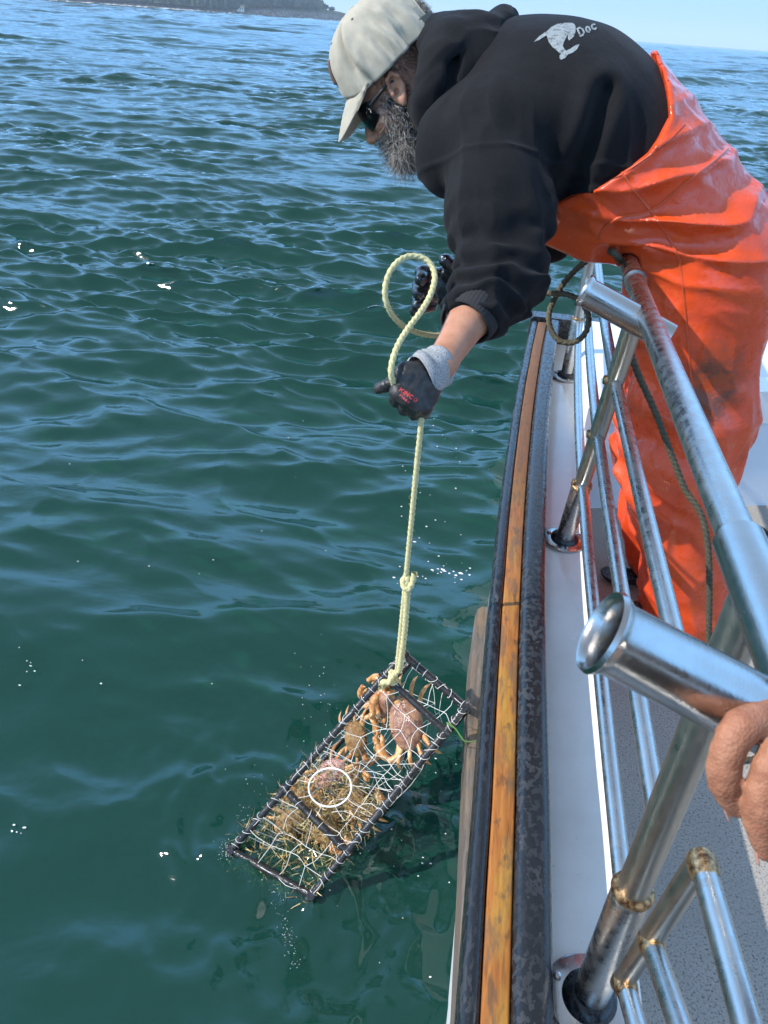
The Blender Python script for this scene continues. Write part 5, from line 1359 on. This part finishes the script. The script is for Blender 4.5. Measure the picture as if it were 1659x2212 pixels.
def place_crab(c, fwd, upv, size, label, mat=None):
    y = _n(fwd); z = np.asarray(upv, float); z = _n(z-y*y.dot(z)); x = np.cross(y, z)
    R = Matrix(((x[0], y[0], z[0]), (x[1], y[1], z[1]), (x[2], y[2], z[2]))).to_4x4()
    e = bpy.data.objects.new('crab', None); COL.objects.link(e); e.empty_display_size = 0.05
    e.matrix_world = Matrix.Translation(Vector(c)) @ R @ Matrix.Scale(size, 4)
    tag(e, label, 'crab', 'crabs caught in the pot')
    def part(n, me):
        o = bpy.data.objects.new(n, me); COL.objects.link(o); o.parent = e
        if mat and n == 'carapace': o.material_slots[0].link = 'OBJECT'; o.material_slots[0].material = mat
    part('carapace', crab_parts['carapace'])
    for m_ in crab_parts['claw']: part('claw', m_)
    for m_ in crab_parts['leg']: part('leg', m_)
    for m_ in crab_parts['eye']: part('eye', m_)
place_crab(fp(0.20, 0.56, 0.055), -vn*0.55+un*0.55, nn_*1.0-un*0.15+vn*0.1, 0.84, 'large brown crab with orange legs under the upper crossbar of the pot')
place_crab(fp(0.20, 0.16, 0.085), -un*0.35-vn*0.9+nn_*0.1, nn_*0.8+un*0.6-vn*0.2, 0.66, 'smaller mottled crab with a hooked orange claw against the left bar below the knot')
place_crab(fp(0.38, 0.19, 0.10), -un*0.3+vn*0.5, nn_+vn*0.3+un*0.2, 0.60, 'shaggy brown crab in the left half of the pot above the white ring', MT['shell_b'])
place_crab(fp(0.56, 0.22, 0.10), un*0.3+vn*0.8, nn_+vn*0.1, 0.62, 'pinkish red crab showing through the white ring', MT['shell_p'])
place_crab(fp(0.60, 0.68, 0.10), -un*0.8+vn*0.1, nn_-vn*0.2, 0.66, 'yellowish brown crab just right of the white ring in the pot', MT['shell_b'])
place_crab(fp(0.82, 0.30, 0.11), un*0.6+vn*0.6, nn_, 0.70, 'crab lying under water at the bottom of the pot, below the lower crossbar', MT['shell_b'])
place_crab(fp(0.88, 0.74, 0.12), un*0.2-vn*0.8, nn_+un*0.2, 0.66, 'crab in the bottom right corner of the pot, under water', MT['shell_b'])
place_crab(fp(0.74, 0.60, 0.085), -un*0.4+vn*0.8, nn_-un*0.1, 0.66, 'brown crab under the lower crossbar, half hidden by weed', MT['shell_b'])
place_crab(fp(0.92, 0.48, 0.10), un*0.9+vn*0.2, nn_, 0.62, 'submerged crab in the middle of the lowest end of the pot', MT['shell_b'])
place_crab(fp(0.72, 0.26, 0.10), un*0.7-vn*0.5, nn_+vn*0.2, 0.58, 'weed-covered crab at the left end of the lower crossbar', MT['shell_b'])
# yellow-brown weed tangled in the lower end of the pot
V = []; F = []
for k in range(2600):
    s, t, d_ = min(1.04, r.uniform(0.50, 1.25)), r.uniform(-0.08, 1.0), r.uniform(0.0, 0.10)
    p = fp(s, t, d_); dirv = r.standard_normal(3); dirv /= np.linalg.norm(dirv); n_ = 6; L = r.uniform(0.012, 0.055); w_ = r.uniform(0.0005, 0.0022)
    sd_ = np.cross(dirv, r.standard_normal(3)); sd_ /= np.linalg.norm(sd_); bend = r.standard_normal(3)*0.35; o = len(V)
    for i in range(n_):
        V += [p-sd_*w_*(1-i/n_), p+sd_*w_*(1-i/n_)]; p = p+dirv*L/n_; dirv = _n(dirv+bend/n_*2+r.standard_normal(3)*0.15)
    for i in range(n_-1): F.append((o+2*i, o+2*i+1, o+2*i+3, o+2*i+2))
b = NB('yellow_weed'); c = b.coord()
b.bsdf(Base_Color=b.ramp(b.noise(c, 30, 4), [(0.3, (0.13, 0.07, 0.025)), (0.48, (0.36, 0.25, 0.09)), (0.7, (0.58, 0.50, 0.26))]), Roughness=0.4); MT['weed'] = b.m
tag(mesh_obj('seaweed', V, F, MT['weed']), 'yellow brown weed tangled in the submerged lower end of the pot', 'seaweed', kind='stuff')
# strand of green weed hanging from the right bar
mb = MB(); pts = [PZ(965, 1562, 0.39), PZ(985, 1575, 0.385), PZ(1000, 1598, 0.36), PZ(1015, 1602, 0.34), PZ(1030, 1600, 0.315)]
tube(mb, bez(pts, 40), 0.0016, 6); tube(mb, bez([PZ(968, 1562, 0.39), PZ(978, 1568, 0.37), PZ(1003, 1600, 0.33), PZ(1006, 1612, 0.30)], 30), 0.0012, 6)
tag(mb.build('seaweed', simple('green_weed', (0.10, 0.22, 0.03), 0.4), None), 'thin green weed strand between the right bar of the pot and the plank', 'seaweed')
# ------------------------------------------------------------------ foam flecks, bubbles and drops
def wz(x, y):
    z, dx, dy = wave_at(np.array([x]), np.array([y]), None); return z[0]+churn(np.array([x]), np.array([y]))[0]
r = np.random.default_rng(17)
V = []; F = []
def fleck(px, py, rad):
    p = PZ(px, py, 0.0); z = wz(p[0], p[1])+0.001; o = len(V); n = 9
    V.append((p[0], p[1], z+rad*0.25)); st = r.uniform(1.0, 1.8)
    for k in range(n):
        t = 2*math.pi*k/n; q = rad*(0.7+0.5*r.random()); V.append((p[0]+q*st*math.cos(t), p[1]+q*math.sin(t), z-0.001))
    for k in range(n): F.append((o, o+1+k, o+1+(k+1) % n))
for k in range(30): fleck(r.normal(960, 50), r.normal(1235, 18), r.uniform(0.0012, 0.0055))
for k in range(22): fleck(r.uniform(0, 1000), r.uniform(600, 1500), r.uniform(0.0010, 0.0026))
for k in range(46): fleck(r.normal(900, 90), r.normal(1780, 150), r.uniform(0.0008, 0.0022))
for k in range(34): fleck(r.uniform(860, 1040), r.uniform(860, 1250), r.uniform(0.0012, 0.004))
for k in range(7): fleck(r.normal(50, 22), r.normal(1440, 26), r.uniform(0.001, 0.0024))
for k in range(6): fleck(r.normal(26, 12), r.normal(1772, 5), r.uniform(0.001, 0.0026))
b = NB('sea_foam'); c = b.coord()
b.bsdf(Base_Color=(0.80, 0.83, 0.82), Roughness=0.5, Normal=b.bump(b.noise(c, 600, 2), 0.5, 0.002)); MT['foam'] = b.m
tag(mesh_obj('foam', V, F, MT['foam']), 'small white flecks of foam scattered on the green water', 'foam', kind='stuff')
# drops and splash round the pot
V = []; F = []
def drop(p, rad):
    o = len(V); n = 6; V.append((p[0], p[1], p[2]+rad))
    for la in (0.6, -0.3):
        for k in range(n): t = 2*math.pi*k/n; V.append((p[0]+rad*math.cos(t)*math.sqrt(1-la*la), p[1]+rad*math.sin(t)*math.sqrt(1-la*la), p[2]+rad*la))
    V.append((p[0], p[1], p[2]-rad))
    for k in range(n):
        k2 = (k+1) % n; F.extend([(o, o+1+k, o+1+k2), (o+1+k, o+7+k, o+7+k2, o+1+k2), (o+7+k, o+13, o+7+k2)])
def surf_pt(px, py, dz=0.0):
    p = PZ(px, py, 0.0); return np.array((p[0], p[1], wz(p[0], p[1])+dz))
for k in range(80): drop(surf_pt(490+r.normal(0, 10), 1838+r.normal(0, 10), abs(r.normal(0, 0.012))), r.uniform(0.0005, 0.0014))
for k in range(90):
    u = r.random(); drop(surf_pt(600+u*40+r.normal(0, 10), 1925+u*150+r.normal(0, 14), abs(r.normal(0, 0.008))), r.uniform(0.0005, 0.0013))
for k in range(45): drop(surf_pt(540+r.normal(0, 22), 1740+r.normal(0, 40), abs(r.normal(0, 0.008))), r.uniform(0.0005, 0.0016))
for k in range(120):
    s, t = r.uniform(0.45, 1.0), r.uniform(0, 1); p = fp(s, t, 0.0); drop(np.array((p[0]+r.normal(0, 0.02), p[1]+r.normal(0, 0.02), max(wz(p[0], p[1]), 0)+abs(r.normal(0, 0.006)))), r.uniform(0.0005, 0.0015))
for k in range(24): drop(surf_pt(660+r.normal(0, 30)+k*0.5, 1520+r.normal(0, 70), abs(r.normal(0, 0.004))), r.uniform(0.0008, 0.002))
b = NB('water_drops'); b.bsdf(Base_Color=(0.86, 0.90, 0.90), Roughness=0.05, IOR=1.33, Transmission_Weight=0.55); MT['drop'] = b.m
tag(mesh_obj('splash', V, F, MT['drop']), 'glittering drops of water splashing round the lifted pot', 'splash', kind='stuff')

# ------------------------------------------------------------------ prints laid on cloth
from mathutils.bvhtree import BVHTree
def in_poly(x, y, poly):
    c = False; n = len(poly)
    for i in range(n):
        x1, y1 = poly[i]; x2, y2 = poly[i-1]
        if (y1 > y) != (y2 > y) and x < (x2-x1)*(y-y1)/(y2-y1)+x1: c = not c
    return c
def decal(name, inside, box, step, target, mat, parent, lift=0.0012):
    me = target.data; bv = BVHTree.FromPolygons([v.co[:] for v in me.vertices], [p.vertices[:] for p in me.polygons])
    x0, y0, x1, y1 = box; nx = int((x1-x0)/step)+1; ny = int((y1-y0)/step)+1; ids = {}; V = []; F = []
    o = Vector((0, 0, CAMH))
    def vid(i, j):
        if (i, j) in ids: return ids[i, j]
        h, nrm, _, _ = bv.ray_cast(o, Vector(ray(x0+i*step, y0+j*step)).normalized())
        if h is None: ids[i, j] = None
        else:
            if nrm.dot(o-h) < 0: nrm = -nrm
            ids[i, j] = len(V); V.append(h+nrm*lift)
        return ids[i, j]
    for i in range(nx):
        for j in range(ny):
            if inside(x0+(i+0.5)*step, y0+(j+0.5)*step):
                f = [vid(i, j), vid(i, j+1), vid(i+1, j+1), vid(i+1, j)]
                if None not in f: F.append(f)
    return mesh_obj(name, V, F, mat, parent)
GL = {'K': [((0, 0), (0, 1)), ((0, .45), (.65, 1)), ((.2, .58), (.7, 0))], 'I': [((.1, 0), (.1, 1))], 'N': [((0, 0), (0, 1)), ((0, 1), (.7, 0)), ((.7, 0), (.7, 1))],
      'C': [((.65, .85), (.4, 1)), ((.4, 1), (.1, .85)), ((.1, .85), (0, .5)), ((0, .5), (.1, .15)), ((.1, .15), (.4, 0)), ((.4, 0), (.65, .15))],
      'O': [((.35, 0), (.05, .2)), ((.05, .2), (0, .5)), ((0, .5), (.05, .8)), ((.05, .8), (.35, 1)), ((.35, 1), (.65, .8)), ((.65, .8), (.7, .5)), ((.7, .5), (.65, .2)), ((.65, .2), (.35, 0))],
      'D': [((0, 0), (0, 1)), ((0, 1), (.4, 1)), ((.4, 1), (.68, .75)), ((.68, .75), (.68, .25)), ((.68, .25), (.4, 0)), ((.4, 0), (0, 0))],
      'o': [((.3, .05), (.05, .2)), ((.05, .2), (.05, .6)), ((.05, .6), (.3, .75)), ((.3, .75), (.55, .6)), ((.55, .6), (.55, .2)), ((.55, .2), (.3, .05))],
      'c': [((.55, .65), (.3, .75)), ((.3, .75), (.05, .6)), ((.05, .6), (.05, .2)), ((.05, .2), (.3, .05)), ((.3, .05), (.55, .15))],
      '1': [((.1, .8), (.3, 1)), ((.3, 1), (.3, 0))], '8': [((.3, .5), (.05, .75)), ((.05, .75), (.3, 1)), ((.3, 1), (.55, .75)), ((.55, .75), (.3, .5)), ((.3, .5), (.0, .25)), ((.0, .25), (.3, 0)), ((.3, 0), (.6, .25)), ((.6, .25), (.3, .5))],
      'P': [((0, 0), (0, 1)), ((0, 1), (.5, 1)), ((.5, 1), (.6, .75)), ((.6, .75), (.5, .5)), ((.5, .5), (0, .5))]}
def lettering(text, a, b_, hgt, wt, adv):
    a = np.array(a, float); b_ = np.array(b_, float); d = (b_-a); L = np.linalg.norm(d); d /= L; up = np.array((d[1], -d[0]))
    tot = sum(adv.get(ch, 1.0) for ch in text); sc = L/tot; segs = []; x = 0
    for ch in text:
        for (p, q) in GL[ch]:
            segs.append((a+d*(x+p[0]*0.92)*sc+up*p[1]*hgt, a+d*(x+q[0]*0.92)*sc+up*q[1]*hgt))
        x += adv.get(ch, 1.0)
    def inside(px, py):
        P = np.array((px, py))
        for s, e in segs:
            v = e-s; t = np.clip((P-s)@v/(v@v), 0, 1)
            if np.hypot(*(P-s-v*t)) < wt: return True
        return False
    return inside
zc = lambda pts: [(1128+0.32*x, 0.32*y) for x, y in pts]
whale = zc([(165, 240), (168, 215), (195, 188), (240, 166), (300, 157), (345, 160), (360, 178), (362, 215), (350, 250), (318, 278), (308, 262), (312, 228), (302, 250), (282, 288), (275, 312), (284, 330), (300, 346), (330, 330), (362, 308), (388, 303), (372, 336), (340, 360), (312, 370), (294, 392), (264, 408), (252, 396), (258, 366), (235, 345), (205, 320), (180, 285)])
tusk = zc([(182, 208), (152, 222), (110, 255), (82, 286), (108, 278), (165, 242)])
b = NB('cracked_white_print'); c = b.coord()
b.bsdf(Base_Color=b.ramp(b.noise(c, 120, 5, 0.7), [(0.36, (0.05, 0.055, 0.06)), (0.46, (0.20, 0.23, 0.235)), (0.7, (0.28, 0.31, 0.32))]), Roughness=0.8); MT['print'] = b.m
pr = decal('whale_emblem', lambda x, y: in_poly(x, y, whale) or in_poly(x, y, tusk), (1150, 44, 1256, 134), 1.1, hoodie, MT['print'], hoodie)
let = lettering('Doc', (1254, 79), (1293, 62), 17, 1.9, {'D': 1.0, 'o': 0.85, 'c': 0.8})
decal('lettering', let, (1244, 36, 1300, 86), 0.9, hoodie, MT['print'], hoodie)
MT['redprint'] = simple('red_print', (0.52, 0.055, 0.055), 0.6, var=0.2, vscale=200)
k1 = lettering('KINCO', (862.5, 845), (901.5, 871), 8.0, 1.05, {'I': 0.42, 'K': 0.95, 'N': 1.0})
k2 = lettering('P1888', (863, 855), (885, 872.5), 4.0, 0.6, {'1': 0.7})
decal('lettering', lambda x, y: k1(x, y) or k2(x, y), (855, 830, 910, 880), 0.55, gl_l, MT['redprint'], gl_l, 0.0009)

# ------------------------------------------------------------------ hem, seams, braces and back flap of the overalls
bv_o = BVHTree.FromPolygons([v.co[:] for v in overalls.data.vertices], [p.vertices[:] for p in overalls.data.polygons])
def stitched(name, pxs, rad, mat, n=60, lift=0.0):
    out = []
    for x, y in bez([(x, y, 0) for x, y in pxs], n)[:, :2]:
        h, nrm, _, _ = bv_o.ray_cast(Vector((0, 0, CAMH)), Vector(ray(x, y)).normalized())
        if h is not None: out.append(np.array(h)+np.array(nrm)*lift)
    if len(out) < 6: return
    out = np.array(out)
    for _ in range(2): out[1:-1] = (out[:-2]+2*out[1:-1]+out[2:])/4
    mb = MB(); tube(mb, out, rad, 6); mb.build(name, mat, overalls)
MT['seam'] = simple('orange_welded_seam', (0.58, 0.075, 0.018), 0.4)
stitched('seam', [(1572, 322), (1540, 350), (1480, 395), (1410, 452), (1340, 470), (1305, 492), (1296, 515)], 0.0032, MT['seam'])
stitched('seam', [(1340, 365), (1365, 405), (1405, 455), (1440, 505), (1468, 560)], 0.0028, MT['seam'])
stitched('seam', [(1468, 560), (1478, 640), (1488, 760), (1500, 880), (1512, 980)], 0.0026, MT['seam'], 80)
stitched('seam', [(1480, 270), (1440, 310), (1385, 350), (1330, 385), (1270, 405), (1200, 425)], 0.0012, simple('red_stitching', (0.24, 0.035, 0.015), 0.7))
# camouflage brace running up over the far shoulder
bv_h = BVHTree.FromPolygons([v.co[:] for v in hoodie.data.vertices], [p.vertices[:] for p in hoodie.data.polygons])
V = []; F = []; nseg = 40
for i in range(nseg):
    t = i/(nseg-1); x = -0.085+(0.262+0.085)*t; y = 2.075-0.075*t
    for w_ in (-0.02, 0.02):
        h, nrm, _, _ = bv_h.ray_cast(Vector((x, y+w_, 2.2)), Vector((0, 0, -1))); z = h[2] if h else 1.6
        V.append((x, y+w_, z+0.006))
for i in range(nseg-1): F.append((2*i, 2*i+1, 2*i+3, 2*i+2))
b = NB('camouflage_webbing'); c = b.coord()
b.bsdf(Base_Color=b.ramp(b.noise(c, 60, 3), [(0.40, (0.02, 0.017, 0.014)), (0.48, (0.14, 0.075, 0.045)), (0.58, (0.33, 0.20, 0.14)), (0.64, (0.05, 0.05, 0.035))], 'CONSTANT'), Roughness=0.85); 
bs = mesh_obj('brace', V, F, b.m, overalls); so = bs.modifiers.new('thick', 'SOLIDIFY'); so.thickness = 0.004; so.offset = 0

# ------------------------------------------------------------------ the hand of the second person on the rail
dh = 0.545
b = NB('tanned_hand_skin'); c = b.coord()
tone = b.ramp(b.noise(c, 55, 5, 0.65), [(0.3, (0.23, 0.090, 0.050)), (0.55, (0.33, 0.148, 0.085)), (0.75, (0.40, 0.200, 0.120))])
tone = b.mix(b.ramp(b.noise(c, 14, 3), [(0.45, 0.0), (0.7, 0.5)]), tone, (0.33, 0.115, 0.075))
b.bsdf(Base_Color=tone, Roughness=0.62, Specular_IOR_Level=0.35, Subsurface_Weight=0.08, Subsurface_Radius=(0.012, 0.005, 0.003), Subsurface_Scale=0.5,
       Normal=b.bump(b.math('ADD', b.voro(c, 420), b.math('MULTIPLY', b.noise(c, 130, 4, 0.6), 1.6)), 0.5, 0.0012)); MT['skin2'] = b.m
def PDh(x, y, k=0.0): return PD(x, y, dh+k)
hand_p = empty('person', PDh(1700, 1620, 0.03), 'bare hand of a second person curled over the rail at the right edge', 'person')
Fk = [[PDh(1735, 1528, 0.034), PDh(1660, 1545, 0.010), PDh(1592, 1582, -0.004), PDh(1563, 1675, 0.002), PDh(1588, 1742, 0.012)],
      [PDh(1815, 1560, 0.030), PDh(1742, 1592, 0.004), PDh(1676, 1640, -0.012), PDh(1641, 1745, -0.006), PDh(1656, 1836, 0.006)],
      [PDh(1890, 1600, 0.030), PDh(1815, 1640, 0.002), PDh(1752, 1690, -0.016), PDh(1722, 1800, -0.010), PDh(1738, 1880, 0.002)],
      [PDh(1950, 1660, 0.030), PDh(1880, 1710, 0.004), PDh(1826, 1755, -0.012), PDh(1800, 1840, -0.008), PDh(1815, 1900, 0.004)]]
Fi = [bez(f, 13) for f in Fk]
def hand_sdf(P):
    d = None
    for i, f in enumerate(Fi):
        k_ = 1.0-0.08*(i == 3)
        rr_ = np.interp(np.linspace(0, 1, 13), [0, 0.25, 0.42, 0.5, 0.62, 0.76, 0.85, 1.0], [0.0136, 0.0122, 0.0116, 0.0124, 0.0110, 0.0114, 0.0104, 0.0080])*k_
        e = sd_chain(P, f, rr_, 0.004)
        d = e if d is None else smin(d, e, 0.0022)
    pal = smin(sd_cone(P, PDh(1720, 1560, 0.02), PDh(1900, 1540, 0.06), 0.021, 0.024), sd_cone(P, PDh(1880, 1690, 0.015), PDh(1960, 1620, 0.06), 0.021, 0.026), 0.04)
    pal = smin(pal, sd_cone(P, PDh(1800, 1620, 0.02), PDh(1930, 1580, 0.06), 0.022, 0.026), 0.03)
    d = smin(d, pal, 0.014)
    th = sd_chain(P, [PDh(1900, 1500, 0.06), PDh(1830, 1490, 0.075), PDh(1770, 1510, 0.085), PDh(1730, 1550, 0.085)], [0.019, 0.0155, 0.0135, 0.010], 0.006)
    d = smin(d, th, 0.012)
    d = smin(d, sd_chain(P, [PDh(1940, 1590, 0.06), PDh(2050, 1570, 0.09), PDh(2500, 1620, 0.10)], [0.030, 0.027, 0.042], 0.03), 0.03)
    cr = 0
    for f in Fi:
        for m_, am in ((6, 0.00022), (9, 0.00018)):
            ax_ = _n(f[m_+1]-f[m_-1]); al = (P-f[m_])@ax_; rd = np.linalg.norm(P-f[m_], axis=1)
            cr = cr-am*np.abs(np.sin(al*750))*np.exp(-(al/0.0045)**2)*(rd < 0.02)
    return d-cr-0.0003*fbm(P*240, 2)
lo_ = np.min([f for g in Fi for f in g], 0); hs = sdf_obj('hand', hand_sdf, lo_-0.06, np.array(PD(2450, 1640, dh+0.12))+np.array((0.02, 0.10, 0.16)), 0.0032, MT['skin2'], hand_p, 0.01)
MT['nail'] = simple('fingernail', (0.50, 0.26, 0.20), 0.3, var=0.05)
for f in Fk[:3]:
    ax_ = _n(f[4]-f[3]); outv = _n(np.array((-0.75, 0.25, -0.1))-ax_*np.dot(np.array((-0.75, 0.25, -0.1)), ax_)); sd_ = np.cross(ax_, outv); V = []; F = []
    for i, s in enumerate(np.linspace(-0.004, 0.0115, 9)):
        for j, t in enumerate(np.linspace(-0.85, 0.85, 9)):
            V.append(f[4]+ax_*(s-0.0025*t*t*(s > 0.008))+(outv*math.cos(t)+sd_*math.sin(t))*(0.0090-0.02*max(0, s))-outv*0.0006)
    for i in range(8):
        for j in range(8): F.append((i*9+j, i*9+j+1, i*9+10+j, i*9+9+j))
    nl_ = mesh_obj('nail', V, F, MT['nail'], hs); so = nl_.modifiers.new('thick', 'SOLIDIFY'); so.thickness = 0.0008

# the rest of that person stands out of the frame behind the phone, in a dark jacket
S_R, S_L = np.array((0.86, -0.10, 1.52)), np.array((0.42, -0.22, 1.54))
HIP2 = np.array((0.66, -0.18, 1.05)); HD2 = np.array((0.60, -0.10, 1.86)); WR2 = PDh(2050, 1570, 0.09)
PH2 = np.array((0.10, -0.10, 1.585)); EL2 = np.array((0.36, -0.16, 1.27)); ER2 = np.array((0.74, 0.10, 1.20)); 
F2 = _n((-0.55, 0.83, -0.25)); U2 = _n(np.array((0, 0, 1.0))-F2*F2[2]); R2 = np.array([F2, np.cross(U2, F2), U2]).T
def body2(P):
    q = ((P-HD2)@R2); d = head_sdf(E_ear+q@HR.T)
    d = smin(d, sd_cone(P, HD2-U2*0.06-F2*0.02, np.array((0.63, -0.16, 1.58)), 0.055, 0.062), 0.03)
    d = smin(d, sd_cone(P, np.array((0.64, -0.16, 1.45)), HIP2, 0.14, 0.14), 0.05)
    d = smin(d, sd_chain(P, [S_L, EL2, PH2+np.array((0.05, -0.01, -0.06)), PH2+np.array((0.0, 0.0, 0.0))], [0.05, 0.042, 0.028, 0.030], 0.02), 0.02)
    d = smin(d, sd_chain(P, [S_R, ER2, WR2], [0.05, 0.042, 0.028], 0.02), 0.02)
    for s_ in (-0.1, 0.1): d = smin(d, sd_chain(P, [HIP2+np.array((s_, 0, -0.08)), np.array((0.68+s_, -0.16, 0.62)), np.array((0.70+s_*1.3, -0.2, ZD+0.03))], [0.09, 0.06, 0.045], 0.03), 0.03)
    return d
b2 = sdf_obj('body', body2, (0.02, -0.48, 0.15), (1.06, 0.30, 2.05), 0.009, MT['skin'], hand_p)
def jacket(P):
    d = sd_ell(P, (0.64, -0.16, 1.36), (0.25, 0.17, 0.27)); d = smin(d, sd_ell(P, (0.66, -0.18, 1.12), (0.22, 0.17, 0.20)), 0.08)
    d = smin(d, sd_chain(P, [S_L, EL2, EL2*0.3+PH2*0.7], [0.088, 0.064, 0.046], 0.03), 0.05)
    d = smin(d, sd_chain(P, [S_R, ER2, ER2*0.5+WR2*0.5], [0.088, 0.064, 0.052], 0.03), 0.05)
    d = smin(d, sd_cone(P, (0.63, -0.16, 1.58), (0.625, -0.15, 1.64), 0.09, 0.075), 0.03)
    return d-0.006*fbm(P*14, 2)
sdf_obj('jacket', jacket, (0.05, -0.48, 0.85), (1.10, 0.30, 1.78), 0.010, simple('dark_grey_jacket', (0.060, 0.055, 0.055), 0.8, bscale=200), hand_p)
def trousers(P):
    d = sd_ell(P, HIP2+np.array((0, 0, -0.06)), (0.20, 0.15, 0.15))
    for s_ in (-0.1, 0.1): d = smin(d, sd_chain(P, [HIP2+np.array((s_, 0, -0.08)), np.array((0.68+s_, -0.16, 0.62)), np.array((0.70+s_*1.3, -0.2, ZD+0.08))], [0.115, 0.088, 0.07], 0.03), 0.04)
    return smax(d, ZD+0.03-P[:, 2], 0.01)-0.004*fbm(P*16, 2)
sdf_obj('trousers', trousers, (0.40, -0.40, 0.18), (0.98, 0.06, 1.22), 0.011, simple('brown_trousers', (0.10, 0.075, 0.055), 0.85, bscale=200), hand_p)
# ------------------------------------------------------------------ thin sea haze
mb = MB(); prism(mb, [(-13000, -13000), (13000, -13000), (13000, 13000), (-13000, 13000)], -3.0, 110.0)
b = NB('sea_haze'); pv = b.n('VolumePrincipled'); pv.inputs['Color'].default_value = (0.80, 0.89, 1.0, 1); pv.inputs['Density'].default_value = 0.00026
b.l(pv.outputs[0], b.out.inputs['Volume']); tag(mb.build('haze', b.m, None, False), 'thin pale sea haze that softens the far headland', 'haze', kind='stuff')
